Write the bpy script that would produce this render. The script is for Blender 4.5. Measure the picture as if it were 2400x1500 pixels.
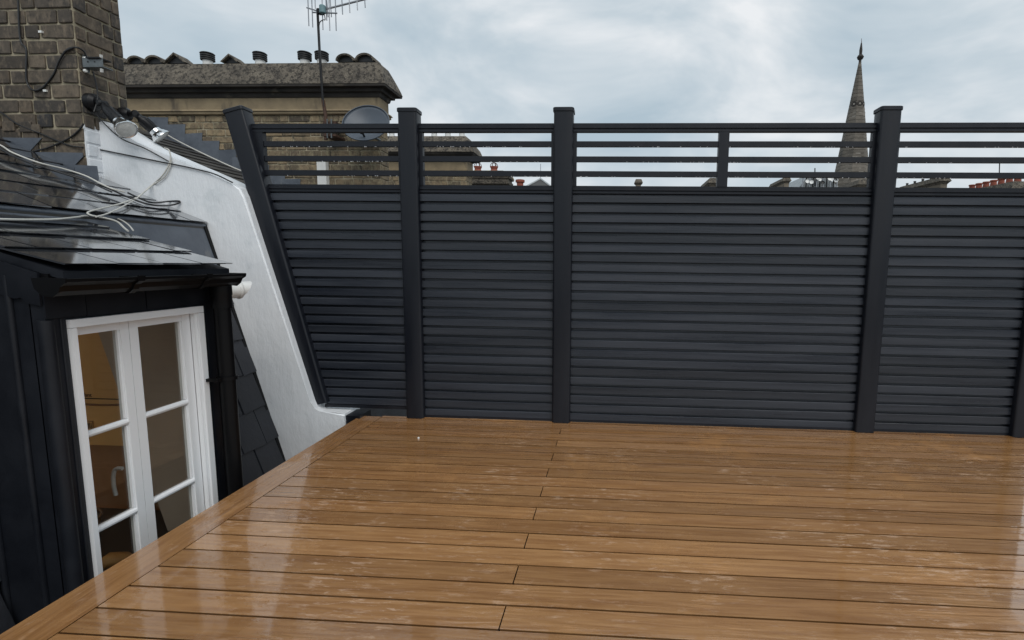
import bpy, bmesh, math, random
from mathutils import Vector, Matrix
random.seed(7)
R = math.radians
for o in list(bpy.data.objects): bpy.data.objects.remove(o, do_unlink=True)
scn = bpy.context.scene
COL = scn.collection

# ------------------------------------------------------------------ camera
# X runs along the fence, Y away from the camera, Z up from the deck boards (z = 0)
CAM_H = 1.2015
F, CX, CY = 1205.28, 1364.57, 763.14            # in pixels of the 2400 x 1500 photograph
PITCH, YAW, ROLL = R(7.0533), R(-3.3204), R(-0.7938)
fw = Vector((math.sin(YAW)*math.cos(PITCH), math.cos(YAW)*math.cos(PITCH), -math.sin(PITCH)))
rt = Vector((math.cos(YAW), -math.sin(YAW), 0))
dn = fw.cross(rt)
r2 = math.cos(ROLL)*rt + math.sin(ROLL)*dn
d2 = -math.sin(ROLL)*rt + math.cos(ROLL)*dn
cd = bpy.data.cameras.new('camera'); cam = bpy.data.objects.new('camera', cd); COL.objects.link(cam)
cd.sensor_width = 36; cd.lens = 36*F/2400
cd.shift_x = -(CX-1200)/2400; cd.shift_y = (CY-750)/2400
cd.clip_start = 0.05; cd.clip_end = 3000
m = Matrix.Identity(4)
for i in range(3):
    m[i][0] = r2[i]; m[i][1] = -d2[i]; m[i][2] = -fw[i]
m[2][3] = CAM_H
cam.matrix_world = m
scn.camera = cam

def ray(u, v): return r2*((u-CX)/F) + d2*((v-CY)/F) + fw
def onY(u, v, Y):
    d = ray(u, v); d = d*(Y/d.y); return Vector((d.x, d.y, d.z+CAM_H))
def onX(u, v, X):
    d = ray(u, v); d = d*(X/d.x); return Vector((d.x, d.y, d.z+CAM_H))
def onZ(u, v, z):
    d = ray(u, v); d = d*((z-CAM_H)/d.z); return Vector((d.x, d.y, d.z+CAM_H))
def onP(u, v, p0, n):                            # any plane
    d = ray(u, v); o = Vector((0, 0, CAM_H)); t = (Vector(p0)-o).dot(n)/d.dot(n); return o+d*t

# ------------------------------------------------------------------ sky, sun, exposure
SUN_EL, SUN_AZ = R(48), R(152)                   # azimuth clockwise from +Y: behind the camera, to the right
world = bpy.data.worlds.new('World'); scn.world = world; world.use_nodes = True
nt = world.node_tree; nt.nodes.clear()
def wn(t, **k):
    n = nt.nodes.new(t)
    for a, b in k.items(): setattr(n, a, b)
    return n
out = wn('ShaderNodeOutputWorld')
sky = wn('ShaderNodeTexSky', sky_type='NISHITA', sun_disc=False, sun_elevation=SUN_EL, sun_rotation=SUN_AZ, dust_density=3.0)
bg1 = wn('ShaderNodeBackground'); bg1.inputs['Strength'].default_value = 0.07
nt.links.new(sky.outputs[0], bg1.inputs['Color'])
tc = wn('ShaderNodeTexCoord')
mp = wn('ShaderNodeMapping'); mp.inputs['Scale'].default_value = (1.0, 1.0, 2.1); mp.inputs['Location'].default_value = (1.95, 0.6, 0.15)
nt.links.new(tc.outputs['Generated'], mp.inputs['Vector'])
nz = wn('ShaderNodeTexNoise'); nz.inputs['Scale'].default_value = 2.9; nz.inputs['Detail'].default_value = 5; nz.inputs['Roughness'].default_value = 0.54; nz.inputs['Distortion'].default_value = 0.35
nt.links.new(mp.outputs[0], nz.inputs['Vector'])
cr = wn('ShaderNodeValToRGB')
e = cr.color_ramp.elements
e[0].position = 0.36; e[0].color = (0.46, 0.57, 0.65, 1)
e[1].position = 0.69; e[1].color = (0.90, 0.925, 0.945, 1)
x = e.new(0.50); x.color = (0.60, 0.685, 0.745, 1)
nt.links.new(nz.outputs[0], cr.inputs[0])
bg2 = wn('ShaderNodeBackground'); bg2.inputs['Strength'].default_value = 1.0
nt.links.new(cr.outputs[0], bg2.inputs['Color'])
mx = wn('ShaderNodeMixShader'); mx.inputs[0].default_value = 0.92
nt.links.new(bg1.outputs[0], mx.inputs[1]); nt.links.new(bg2.outputs[0], mx.inputs[2]); nt.links.new(mx.outputs[0], out.inputs[0])
sd = bpy.data.lights.new('sun', 'SUN'); sd.energy = 1.45; sd.angle = R(40); sd.color = (1.0, 0.965, 0.92)
so = bpy.data.objects.new('sun', sd); COL.objects.link(so)
sv = Vector((math.sin(SUN_AZ)*math.cos(SUN_EL), math.cos(SUN_AZ)*math.cos(SUN_EL), math.sin(SUN_EL)))
so.rotation_euler = sv.to_track_quat('Z', 'Y').to_euler(); so.location = (0, -4, 12)
vs = scn.view_settings; vs.view_transform = 'Standard'; vs.look = 'None'; vs.exposure = 0.0; vs.gamma = 1.0; vs.use_curve_mapping = False
scn.render.engine = 'CYCLES'

# ------------------------------------------------------------------ helpers: materials
def mat(name, c1, c2=None, scale=6.0, stretch=(1, 1, 1), rough=0.6, rough2=None, bump=0.0, bscale=None, detail=6.0,
        metal=0.0, vary=0.0, coat=0.0, spots=None, rscale=None, spec=0.5, lo=0.35, hi=0.65, bdist=0.01, bstretch=None):
    M = bpy.data.materials.new(name); M.use_nodes = True
    n = M.node_tree; L = n.links; b = n.nodes['Principled BSDF']
    def N(t): return n.nodes.new(t)
    tcn = N('ShaderNodeTexCoord'); info = N('ShaderNodeObjectInfo')
    off = N('ShaderNodeVectorMath'); off.operation = 'MULTIPLY_ADD'          # shift the pattern per object
    off.inputs[1].default_value = (7.3, 3.1, 5.7)
    cmb = N('ShaderNodeCombineXYZ')
    for i in range(3): L.new(info.outputs['Random'], cmb.inputs[i])
    L.new(cmb.outputs[0], off.inputs[0])
    geo = N('ShaderNodeNewGeometry')
    L.new(geo.outputs['Position'], off.inputs[2])
    def noise(sc, st, det=detail, ro=0.6):
        mpn = N('ShaderNodeMapping'); mpn.inputs['Scale'].default_value = st
        L.new(off.outputs[0], mpn.inputs['Vector'])
        q = N('ShaderNodeTexNoise'); q.inputs['Scale'].default_value = sc; q.inputs['Detail'].default_value = det; q.inputs['Roughness'].default_value = ro
        L.new(mpn.outputs[0], q.inputs['Vector']); return q.outputs[0]
    def rng(src, a, bb, x0=0.35, x1=0.65):
        q = N('ShaderNodeMapRange'); q.inputs['From Min'].default_value = x0; q.inputs['From Max'].default_value = x1
        q.inputs['To Min'].default_value = a; q.inputs['To Max'].default_value = bb; L.new(src, q.inputs['Value']); return q.outputs[0]
    c2 = c2 or c1
    f = noise(scale, stretch)
    mixc = N('ShaderNodeMix'); mixc.data_type = 'RGBA'
    mixc.inputs['A'].default_value = (*c1, 1); mixc.inputs['B'].default_value = (*c2, 1)
    L.new(rng(f, 0, 1, lo, hi), mixc.inputs['Factor']); colr = mixc.outputs['Result']
    if spots:                                                             # (colour, scale, threshold, amount)
        g = noise(spots[1], stretch if len(spots) < 5 else spots[4], 4)
        ms = N('ShaderNodeMix'); ms.data_type = 'RGBA'; ms.inputs['B'].default_value = (*spots[0], 1)
        L.new(rng(g, 0, spots[3], spots[2], spots[2]+0.1), ms.inputs['Factor']); L.new(colr, ms.inputs['A']); colr = ms.outputs['Result']
    if vary:
        hs = N('ShaderNodeHueSaturation'); L.new(colr, hs.inputs['Color'])
        L.new(rng(info.outputs['Random'], 1-vary, 1+vary, 0, 1), hs.inputs['Value'])
        colr = hs.outputs[0]
    L.new(colr, b.inputs['Base Color'])
    if rough2 is None: b.inputs['Roughness'].default_value = rough
    else: L.new(rng(noise(rscale or scale, stretch, 5), rough, rough2), b.inputs['Roughness'])
    b.inputs['Metallic'].default_value = metal
    b.inputs['Specular IOR Level'].default_value = spec
    if coat: b.inputs['Coat Weight'].default_value = coat; b.inputs['Coat Roughness'].default_value = 0.08; b.inputs['Coat IOR'].default_value = 1.33
    if bump:
        bp = N('ShaderNodeBump'); bp.inputs['Strength'].default_value = bump; bp.inputs['Distance'].default_value = bdist
        L.new(noise(bscale or scale, bstretch or stretch, 8, 0.65), bp.inputs['Height']); L.new(bp.outputs[0], b.inputs['Normal'])
    M['_b'] = 1
    return M

def brick_mat(name, cols, soot=0.5, sootc=(0.03, 0.027, 0.024)):
    M = mat(name, (0.1, 0.08, 0.06), rough=0.85, bump=0.6, bscale=45, bdist=0.006)
    n = M.node_tree; L = n.links; b = n.nodes['Principled BSDF']
    info = n.nodes.new('ShaderNodeObjectInfo'); ramp = n.nodes.new('ShaderNodeValToRGB'); ramp.color_ramp.interpolation = 'LINEAR'
    el = ramp.color_ramp.elements
    while len(el) > 1: el.remove(el[-1])
    el[0].position = 0; el[0].color = (*cols[0], 1)
    for i, c in enumerate(cols[1:], 1):
        q = el.new(i/(len(cols)-1)); q.color = (*c, 1)
    L.new(info.outputs['Random'], ramp.inputs[0])
    geo = n.nodes.new('ShaderNodeNewGeometry')
    nz = n.nodes.new('ShaderNodeTexNoise'); nz.inputs['Scale'].default_value = 13; nz.inputs['Detail'].default_value = 7; nz.inputs['Roughness'].default_value = 0.7
    L.new(geo.outputs['Position'], nz.inputs['Vector'])
    mr = n.nodes.new('ShaderNodeMapRange'); mr.inputs['From Min'].default_value = 0.42; mr.inputs['From Max'].default_value = 0.68; mr.inputs['To Max'].default_value = soot
    L.new(nz.outputs[0], mr.inputs['Value'])
    mx = n.nodes.new('ShaderNodeMix'); mx.data_type = 'RGBA'; mx.inputs['B'].default_value = (*sootc, 1)
    L.new(mr.outputs[0], mx.inputs['Factor']); L.new(ramp.outputs[0], mx.inputs['A'])
    mpp = n.nodes.new('ShaderNodeMapping'); mpp.inputs['Scale'].default_value = (1, 1, 0.45); L.new(geo.outputs['Position'], mpp.inputs['Vector'])
    n2 = n.nodes.new('ShaderNodeTexNoise'); n2.inputs['Scale'].default_value = 24; n2.inputs['Detail'].default_value = 6; n2.inputs['Roughness'].default_value = 0.7; L.new(mpp.outputs[0], n2.inputs['Vector'])
    m2 = n.nodes.new('ShaderNodeMapRange'); m2.inputs['From Min'].default_value = 0.50; m2.inputs['From Max'].default_value = 0.70; m2.inputs['To Max'].default_value = 0.55; L.new(n2.outputs[0], m2.inputs['Value'])
    x2 = n.nodes.new('ShaderNodeMix'); x2.data_type = 'RGBA'; x2.inputs['B'].default_value = (*[min(.4, v*1.5) for v in cols[3]], 1)
    L.new(m2.outputs[0], x2.inputs['Factor']); L.new(mx.outputs['Result'], x2.inputs['A']); L.new(x2.outputs['Result'], b.inputs['Base Color'])
    return M

def deck_mat(name, st):
    M = mat(name, (0.375, 0.184, 0.068), (0.445, 0.236, 0.096), scale=5.0, stretch=st, rough=0.3, vary=0.15, lo=0.30, hi=0.70)
    n = M.node_tree; L = n.links; b = n.nodes['Principled BSDF']
    geo = n.nodes.new('ShaderNodeNewGeometry'); info = n.nodes.new('ShaderNodeObjectInfo')
    mulr = n.nodes.new('ShaderNodeMath'); mulr.operation = 'MULTIPLY'; mulr.inputs[1].default_value = 37.0; L.new(info.outputs['Random'], mulr.inputs[0])
    def noise(sc, stt, det, ro=0.6, dist=0.0, per=True):
        add = n.nodes.new('ShaderNodeVectorMath'); add.operation = 'ADD'
        L.new(geo.outputs['Position'], add.inputs[0])
        if per: L.new(mulr.outputs[0], add.inputs[1])
        mp_ = n.nodes.new('ShaderNodeMapping'); mp_.inputs['Scale'].default_value = stt; L.new(add.outputs[0], mp_.inputs['Vector'])
        q = n.nodes.new('ShaderNodeTexNoise'); q.inputs['Scale'].default_value = sc; q.inputs['Detail'].default_value = det
        q.inputs['Roughness'].default_value = ro; q.inputs['Distortion'].default_value = dist
        L.new(mp_.outputs[0], q.inputs['Vector']); return q.outputs[0]
    def rng(src, a, bb, x0, x1):
        q = n.nodes.new('ShaderNodeMapRange'); q.inputs['From Min'].default_value = x0; q.inputs['From Max'].default_value = x1
        q.inputs['To Min'].default_value = a; q.inputs['To Max'].default_value = bb; L.new(src, q.inputs['Value']); return q.outputs[0]
    def math_(op, a, bb):
        q = n.nodes.new('ShaderNodeMath'); q.operation = op
        for i, v in enumerate((a, bb)):
            if isinstance(v, float): q.inputs[i].default_value = v
            else: L.new(v, q.inputs[i])
        return q.outputs[0]
    # embossed grain: long wandering ridges, and fine fibres
    warp = noise(9, (st[0]*0.8, st[1]*0.8, 1), 3, 0.5, 0.8)
    ridge = math_('ABSOLUTE', math_('SUBTRACT', math_('FRACT', math_('MULTIPLY', warp, 9.0), 0.0), 0.5), 0.0)
    fine = noise(55, (st[0]*0.9, st[1]*0.9, 1), 4)
    h1 = math_('ADD', math_('MULTIPLY', ridge, 0.7), math_('MULTIPLY', fine, 0.8))
    film = noise(1.9, (1, 1, 1), 8, 0.70, 0.0, False)              # standing water, continuous over the boards
    wet = rng(film, 0.0, 1.0, 0.37, 0.46)
    bp = n.nodes.new('ShaderNodeBump'); bp.inputs['Distance'].default_value = 0.006
    L.new(h1, bp.inputs['Height']); L.new(rng(wet, 0.9, 0.25, 0, 1), bp.inputs['Strength']); L.new(bp.outputs[0], b.inputs['Normal'])
    L.new(rng(wet, 0.42, 0.24, 0, 1), b.inputs['Roughness'])
    # the grain darkens in its grooves
    src = b.inputs['Base Color'].links[0].from_socket
    mxx = n.nodes.new('ShaderNodeMix'); mxx.data_type = 'RGBA'; mxx.blend_type = 'MULTIPLY'; mxx.inputs['B'].default_value = (0.66, 0.58, 0.50, 1)
    L.new(src, mxx.inputs['A']); L.new(rng(fine, 0.75, 0.0, 0.36, 0.60), mxx.inputs['Factor']); L.new(mxx.outputs['Result'], b.inputs['Base Color'])
    # beads and ragged edges of rain water
    vo = n.nodes.new('ShaderNodeTexVoronoi'); vo.inputs['Scale'].default_value = 60
    mpv = n.nodes.new('ShaderNodeMapping'); mpv.inputs['Scale'].default_value = (st[0]**.4, st[1]**.4, 1); L.new(geo.outputs['Position'], mpv.inputs['Vector']); L.new(mpv.outputs[0], vo.inputs['Vector'])
    bead = rng(vo.outputs['Distance'], 1.0, 0.0, 0.10, 0.50)
    patch = rng(noise(3.2, (0.6, 1, 1), 6, 0.72, 0.4, False), 0.0, 1.0, 0.52, 0.62)
    rag = noise(34, (st[0]**.5, st[1]**.5, 1), 5, 0.7)
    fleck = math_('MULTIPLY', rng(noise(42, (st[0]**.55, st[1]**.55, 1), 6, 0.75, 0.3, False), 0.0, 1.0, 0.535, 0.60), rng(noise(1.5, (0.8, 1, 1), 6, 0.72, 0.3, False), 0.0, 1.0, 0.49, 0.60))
    b.inputs['Coat IOR'].default_value = 1.85
    src = b.inputs['Base Color'].links[0].from_socket           # pale flecks: drier wood, with glints of raised grain put into the colour
    mfleck = n.nodes.new('ShaderNodeMix'); mfleck.data_type = 'RGBA'; mfleck.inputs['B'].default_value = (0.66, 0.47, 0.34, 1)
    L.new(src, mfleck.inputs['A']); L.new(math_('MULTIPLY', fleck, 0.50), mfleck.inputs['Factor']); L.new(mfleck.outputs['Result'], b.inputs['Base Color'])
    h2 = math_('ADD', math_('MULTIPLY', math_('MULTIPLY', bead, patch), 2.2), math_('ADD', math_('MULTIPLY', fleck, 0.8), math_('ADD', math_('MULTIPLY', rag, 0.35), math_('MULTIPLY', h1, 0.22))))
    b2 = n.nodes.new('ShaderNodeBump'); b2.inputs['Distance'].default_value = 0.0034; L.new(rng(wet, 0.55, 0.10, 0, 1), b2.inputs['Strength'])
    L.new(h2, b2.inputs['Height']); L.new(b2.outputs[0], b.inputs['Coat Normal'])
    L.new(math_('MULTIPLY', rng(wet, 0.25, 1.0, 0, 1), rng(fleck, 1.0, 0.15, 0, 1)), b.inputs['Coat Weight']); b.inputs['Coat Roughness'].default_value = 0.03
    return M

def plain(name, c, rough=0.5, metal=0.0, **k): return mat(name, c, tuple(min(1, v*1.15) for v in c), rough=rough, metal=metal, **k)

MT = {}
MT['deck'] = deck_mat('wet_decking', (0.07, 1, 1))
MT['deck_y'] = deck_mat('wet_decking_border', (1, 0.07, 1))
MT['joist'] = plain('dark_underlay', (0.006, 0.005, 0.0045), 0.9, spec=0.1)
MT['fence'] = mat('anthracite_composite', (0.0130, 0.0160, 0.0230), (0.032, 0.037, 0.048), scale=16, stretch=(0.06, 1, 1), rough=0.24, rough2=0.48, bump=0.45, bscale=110, bstretch=(0.05, 1, 1), bdist=0.002, vary=0.22, lo=0.3, hi=0.72)
MT['post'] = mat('anthracite_aluminium', (0.0055, 0.007, 0.0115), (0.009, 0.0108, 0.016), scale=9, stretch=(1, 1, 0.15), rough=0.33, rough2=0.48, bump=0.05, bscale=90, spec=0.38)
MT['white'] = mat('white_masonry_paint', (0.79, 0.82, 0.85), (0.85, 0.87, 0.89), scale=2.2, rough=0.26, rough2=0.5, bump=0.5, bscale=7, bdist=0.02, bstretch=(1.4, 1, 0.55),
                  spots=((0.60, 0.645, 0.67), 4, 0.60, 0.45))
MT['brick'] = brick_mat('sooty_stock_brick', [(0.046, 0.038, 0.030), (0.155, 0.118, 0.082), (0.072, 0.060, 0.048), (0.17, 0.134, 0.096), (0.030, 0.030, 0.032), (0.11, 0.086, 0.062), (0.050, 0.043, 0.036)], 0.85)
MT['brick2'] = brick_mat('yellow_stock_brick', [(0.10, 0.078, 0.054), (0.28, 0.21, 0.125), (0.15, 0.115, 0.078), (0.32, 0.24, 0.145), (0.075, 0.062, 0.048), (0.21, 0.16, 0.10)], 0.72)
MT['mortar'] = mat('old_lime_mortar', (0.25, 0.218, 0.152), (0.44, 0.385, 0.275), scale=7, rough=0.9, bump=0.5, bscale=40, spots=((0.05, 0.045, 0.036), 5, 0.54, 0.85))
MT['wbrick'] = mat('white_painted_brick', (0.70, 0.74, 0.78), (0.82, 0.84, 0.87), scale=8, rough=0.5, bump=0.6, bscale=26, bdist=0.01)
MT['stone'] = mat('weathered_stone', (0.21, 0.18, 0.14), (0.10, 0.086, 0.07), scale=6, rough=0.9, bump=1.0, bscale=22, bdist=0.05, spots=((0.030, 0.026, 0.022), 20, 0.49, 0.85))
MT['soot'] = mat('soot_black_stone', (0.020, 0.019, 0.018), (0.055, 0.048, 0.042), scale=4, rough=0.9, bump=0.5, bscale=20, stretch=(0.5, 1, 1), spots=((0.13, 0.11, 0.085), 5, 0.62, 0.7))
MT['frieze'] = mat('buff_render', (0.32, 0.25, 0.155), (0.23, 0.18, 0.115), scale=5, rough=0.85, bump=0.3, bscale=30, spots=((0.07, 0.06, 0.05), 2.4, 0.57, 0.85, (1.0, 1, 0.35)))
MT['slate'] = mat('wet_slate', (0.026, 0.029, 0.034), (0.050, 0.053, 0.060), scale=5, stretch=(0.4, 1, 1), rough=0.05, rough2=0.15, rscale=4, bump=0.05, bscale=14, bdist=0.006, vary=0.3, coat=1.0, spec=0.7)
MT['slate2'] = mat('dull_slate', (0.045, 0.044, 0.042), (0.075, 0.072, 0.068), scale=5, rough=0.35, rough2=0.6, bump=0.3, bscale=30, bdist=0.008, vary=0.35)
MT['blackslate'] = mat('black_painted_slate', (0.014, 0.016, 0.021), (0.024, 0.026, 0.033), scale=6, rough=0.38, rough2=0.6, bump=0.35, bscale=25, bdist=0.008, vary=0.2, spots=((0.09, 0.095, 0.10), 38, 0.71, 0.5))
MT['zinc'] = mat('dark_zinc_sheet', (0.005, 0.0062, 0.0095), (0.010, 0.012, 0.017), scale=3.5, rough=0.40, rough2=0.58, spec=0.35, bump=0.12, bscale=6, bdist=0.02)
MT['lead'] = mat('grey_lead_sheet', (0.075, 0.088, 0.110), (0.120, 0.138, 0.165), scale=5, rough=0.35, rough2=0.6, bump=0.3, bscale=9, bdist=0.02, spots=((0.20, 0.205, 0.20), 7, 0.66, 0.6, (1, 1, 0.2)))
MT['gutter'] = plain('black_plastic', (0.004, 0.004, 0.0045), 0.38, bump=0.03, spec=0.18)
MT['frame'] = mat('white_gloss_paint', (0.85, 0.86, 0.87), (0.88, 0.89, 0.90), scale=3, rough=0.28, bump=0.04, bscale=40)
MT['plastic'] = mat('white_plastic', (0.70, 0.70, 0.68), (0.78, 0.78, 0.76), scale=8, rough=0.3)
MT['cablew'] = plain('white_cable_sheath', (0.52, 0.51, 0.47), 0.4)
MT['cableb'] = plain('black_cable_sheath', (0.010, 0.010, 0.011), 0.38)
MT['lampblack'] = plain('black_lamp_body', (0.005, 0.005, 0.006), 0.40, spec=0.3)
MT['chrome'] = plain('silvered_glass', (0.75, 0.76, 0.76), 0.16, 1.0)
MT['lens'] = mat('frosted_lens', (0.62, 0.63, 0.60), (0.74, 0.74, 0.71), scale=40, rough=0.25, bump=0.3, bscale=90)
MT['galv'] = mat('galvanised_steel', (0.10, 0.115, 0.12), (0.17, 0.185, 0.19), scale=14, rough=0.4, metal=0.6, bump=0.1)
MT['bolt'] = plain('bright_bolt', (0.75, 0.75, 0.72), 0.3, 0.3)
MT['rust'] = mat('rusty_steel', (0.045, 0.025, 0.018), (0.09, 0.045, 0.028), scale=15, rough=0.75, bump=0.3)
MT['alu'] = plain('dull_aluminium', (0.34, 0.35, 0.37), 0.42, 0.7)
MT['teal'] = plain('teal_plastic', (0.16, 0.27, 0.29), 0.5)
MT['dish'] = mat('grey_dish_paint', (0.065, 0.080, 0.102), (0.085, 0.102, 0.125), scale=3, rough=0.45)
MT['potdark'] = plain('black_cowl', (0.014, 0.014, 0.015), 0.5)
MT['terracotta'] = mat('terracotta', (0.22, 0.055, 0.035), (0.30, 0.085, 0.05), scale=9, rough=0.8, bump=0.3)
MT['lichen'] = mat('lichened_stone', (0.19, 0.165, 0.12), (0.12, 0.105, 0.085), scale=5, rough=0.9, bump=0.5, spots=((0.42, 0.33, 0.04), 3, 0.56, 0.9))
MT['spire'] = mat('spire_stone', (0.105, 0.092, 0.076), (0.165, 0.146, 0.122), scale=0.8, rough=0.9, bump=0.5, bscale=2, bdist=0.1, vary=0.25)
MT['spirelight'] = mat('pale_spire_stone', (0.30, 0.275, 0.24), (0.40, 0.37, 0.33), scale=1.0, rough=0.9)
MT['farwall'] = mat('far_brickwork', (0.15, 0.125, 0.095), (0.24, 0.20, 0.15), scale=3, rough=0.9, bump=0.4, bscale=8, bdist=0.05)
MT['paleroof'] = mat('pale_lead_roof', (0.30, 0.33, 0.34), (0.40, 0.42, 0.43), scale=2, rough=0.6)
MT['ground'] = mat('street_ground', (0.05, 0.05, 0.05), (0.075, 0.072, 0.068), scale=0.3, rough=0.9)
MT['tan'] = mat('tan_boiler_casing', (0.84, 0.47, 0.17), (0.87, 0.50, 0.19), scale=2, rough=0.4)
MT['brown'] = mat('brown_panel', (0.30, 0.145, 0.07), (0.36, 0.175, 0.085), scale=3, rough=0.55)
MT['taupe'] = mat('taupe_plaster', (0.52, 0.42, 0.34), (0.57, 0.46, 0.37), scale=3, rough=0.8)
MT['plaster'] = mat('white_plaster', (0.78, 0.72, 0.62), (0.82, 0.76, 0.66), scale=2, rough=0.8)
MT['ink'] = plain('dark_print', (0.03, 0.02, 0.015), 0.6)
MT['worktop'] = plain('dark_worktop', (0.03, 0.024, 0.02), 0.3)
MT['timber'] = mat('orange_timber', (0.50, 0.22, 0.055), (0.68, 0.36, 0.12), scale=8, stretch=(0.3, 1, 1), rough=0.5, bump=0.3)
MT['greyhandle'] = plain('grey_handle', (0.30, 0.29, 0.28), 0.4)
MT['drop'] = bpy.data.materials.new('raindrop'); MT['drop'].use_nodes = True
_b = MT['drop'].node_tree.nodes['Principled BSDF']; _b.inputs['Base Color'].default_value = (0.95, 0.97, 1, 1); _b.inputs['Roughness'].default_value = 0.05; _b.inputs['IOR'].default_value = 1.33; _b.inputs['Transmission Weight'].default_value = 0.6
G = bpy.data.materials.new('window_glass'); G.use_nodes = True; g = G.node_tree; g.nodes.clear()
o_ = g.nodes.new('ShaderNodeOutputMaterial'); tr = g.nodes.new('ShaderNodeBsdfTransparent'); gl = g.nodes.new('ShaderNodeBsdfGlossy'); gl.inputs['Roughness'].default_value = 0.02
tr.inputs[0].default_value = (0.93, 0.94, 0.93, 1)
fr = g.nodes.new('ShaderNodeFresnel'); gg = g.nodes.new('ShaderNodeNewGeometry'); gi = g.nodes.new('ShaderNodeMapRange')
gi.inputs['To Min'].default_value = 1.5; gi.inputs['To Max'].default_value = 1/1.5      # same index on both faces of the thin pane
g.links.new(gg.outputs['Backfacing'], gi.inputs['Value']); g.links.new(gi.outputs[0], fr.inputs['IOR'])
ms = g.nodes.new('ShaderNodeMixShader')
g.links.new(fr.outputs[0], ms.inputs[0]); g.links.new(tr.outputs[0], ms.inputs[1]); g.links.new(gl.outputs[0], ms.inputs[2]); g.links.new(ms.outputs[0], o_.inputs[0])
MT['glass'] = G

# ------------------------------------------------------------------ helpers: shapes and scene tree
def thing(name, label, cat, loc=(0, 0, 0), group=None):
    o = bpy.data.objects.new(name, None); COL.objects.link(o); o.location = loc; o.empty_display_size = 0.1
    o['label'] = label; o['category'] = cat
    if group: o['group'] = group
    return o
def tag(o, label, cat, group=None):
    o['label'] = label; o['category'] = cat
    if group: o['group'] = group
    return o
def link(name, me, parent=None, M=None):
    o = bpy.data.objects.new(name, me); COL.objects.link(o)
    if M and not me.materials: me.materials.append(MT[M] if isinstance(M, str) else M)
    if parent is not None:
        o.parent = parent
        if parent.type == 'EMPTY': o.matrix_parent_inverse = Matrix.Translation(-parent.location)
    return o
def finish(name, bm, M, parent=None, smooth=False, bevel=0.0, seg=1):
    if bevel:
        es = [e for e in bm.edges if len(e.link_faces) == 2 and e.calc_face_angle(0) > 0.5]
        bmesh.ops.bevel(bm, geom=es, offset=bevel, segments=seg, affect='EDGES', profile=0.5)
    bmesh.ops.recalc_face_normals(bm, faces=bm.faces)
    me = bpy.data.meshes.new(name); bm.to_mesh(me); bm.free()
    if smooth:
        for p in me.polygons: p.use_smooth = True
    return link(name, me, parent, M)
def add_box(bm, lo, hi):
    vs_ = [bm.verts.new((x, y, z)) for x in (lo[0], hi[0]) for y in (lo[1], hi[1]) for z in (lo[2], hi[2])]
    for f in ((0, 1, 3, 2), (4, 6, 7, 5), (0, 4, 5, 1), (2, 3, 7, 6), (0, 2, 6, 4), (1, 5, 7, 3)): bm.faces.new([vs_[i] for i in f])
def box(name, lo, hi, M, parent=None, bevel=0.0, seg=1):
    bm = bmesh.new(); add_box(bm, lo, hi); return finish(name, bm, M, parent, bevel=bevel, seg=seg)
def add_prism(bm, pts, vec):
    a = [bm.verts.new(p) for p in pts]; b = [bm.verts.new(Vector(p)+Vector(vec)) for p in pts]; n = len(pts)
    bm.faces.new(a); bm.faces.new(b[::-1])
    for i in range(n): bm.faces.new((a[i], b[i], b[(i+1) % n], a[(i+1) % n]))
def prism(name, pts, vec, M, parent=None, bevel=0.0, seg=1):
    bm = bmesh.new(); add_prism(bm, pts, vec); return finish(name, bm, M, parent, bevel=bevel, seg=seg)
def rings(name, rs, M, parent=None, smooth=False, bevel=0.0, closed=True):
    """loft through rings of equal point count"""
    bm = bmesh.new(); V = [[bm.verts.new(p) for p in r] for r in rs]; n = len(rs[0])
    for a, b in zip(V, V[1:]):
        for i in range(n): bm.faces.new((a[i], a[(i+1) % n], b[(i+1) % n], b[i]))
    if closed: bm.faces.new(V[0][::-1]); bm.faces.new(V[-1])
    return finish(name, bm, M, parent, smooth, bevel)
def rect(x0, x1, y0, y1, z): return [(x0, y0, z), (x1, y0, z), (x1, y1, z), (x0, y1, z)]
def lathe(name, prof, base, axis, M, parent=None, n=20, smooth=True):
    """prof: (distance along axis, radius)"""
    q = Vector((0, 0, 1)).rotation_difference(Vector(axis).normalized())
    rs = [[Vector(base)+q @ Vector((r*math.cos(2*math.pi*i/n), r*math.sin(2*math.pi*i/n), t)) for i in range(n)] for t, r in prof]
    o = rings(name, rs, M, parent, smooth)
    if smooth: sharp(o)
    return o
def sharp(o, ang=38):
    me = o.data; bm = bmesh.new(); bm.from_mesh(me)
    for e_ in bm.edges:
        if len(e_.link_faces) == 2 and e_.calc_face_angle(0) > R(ang): e_.smooth = False
    bm.to_mesh(me); bm.free()
def smooth_path(pts, k=6):
    P = [Vector(p) for p in pts]; out_ = []
    for i in range(len(P)-1):
        p0 = P[max(i-1, 0)]; p1 = P[i]; p2 = P[i+1]; p3 = P[min(i+2, len(P)-1)]
        for j in range(k):
            t = j/k
            out_.append(0.5*((2*p1)+(p2-p0)*t+(2*p0-5*p1+4*p2-p3)*t*t+(3*p1-p0-3*p2+p3)*t*t*t))
    out_.append(P[-1]); return out_
def add_tube(bm, pts, r, n=8):
    pts = [Vector(p) for p in pts]; prev = None; V = []
    up = Vector((0.123, 0.31, 0.94))
    for i, p in enumerate(pts):
        t = (pts[min(i+1, len(pts)-1)]-pts[max(i-1, 0)]).normalized()
        u = (up - t*up.dot(t)).normalized(); up = u; w = t.cross(u)
        rr = r[i] if isinstance(r, (list, tuple)) else r
        V.append([bm.verts.new(p+u*rr*math.cos(2*math.pi*k/n)+w*rr*math.sin(2*math.pi*k/n)) for k in range(n)])
    for a, b in zip(V, V[1:]):
        for k in range(n): bm.faces.new((a[k], a[(k+1) % n], b[(k+1) % n], b[k]))
    bm.faces.new(V[0][::-1]); bm.faces.new(V[-1])
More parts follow.
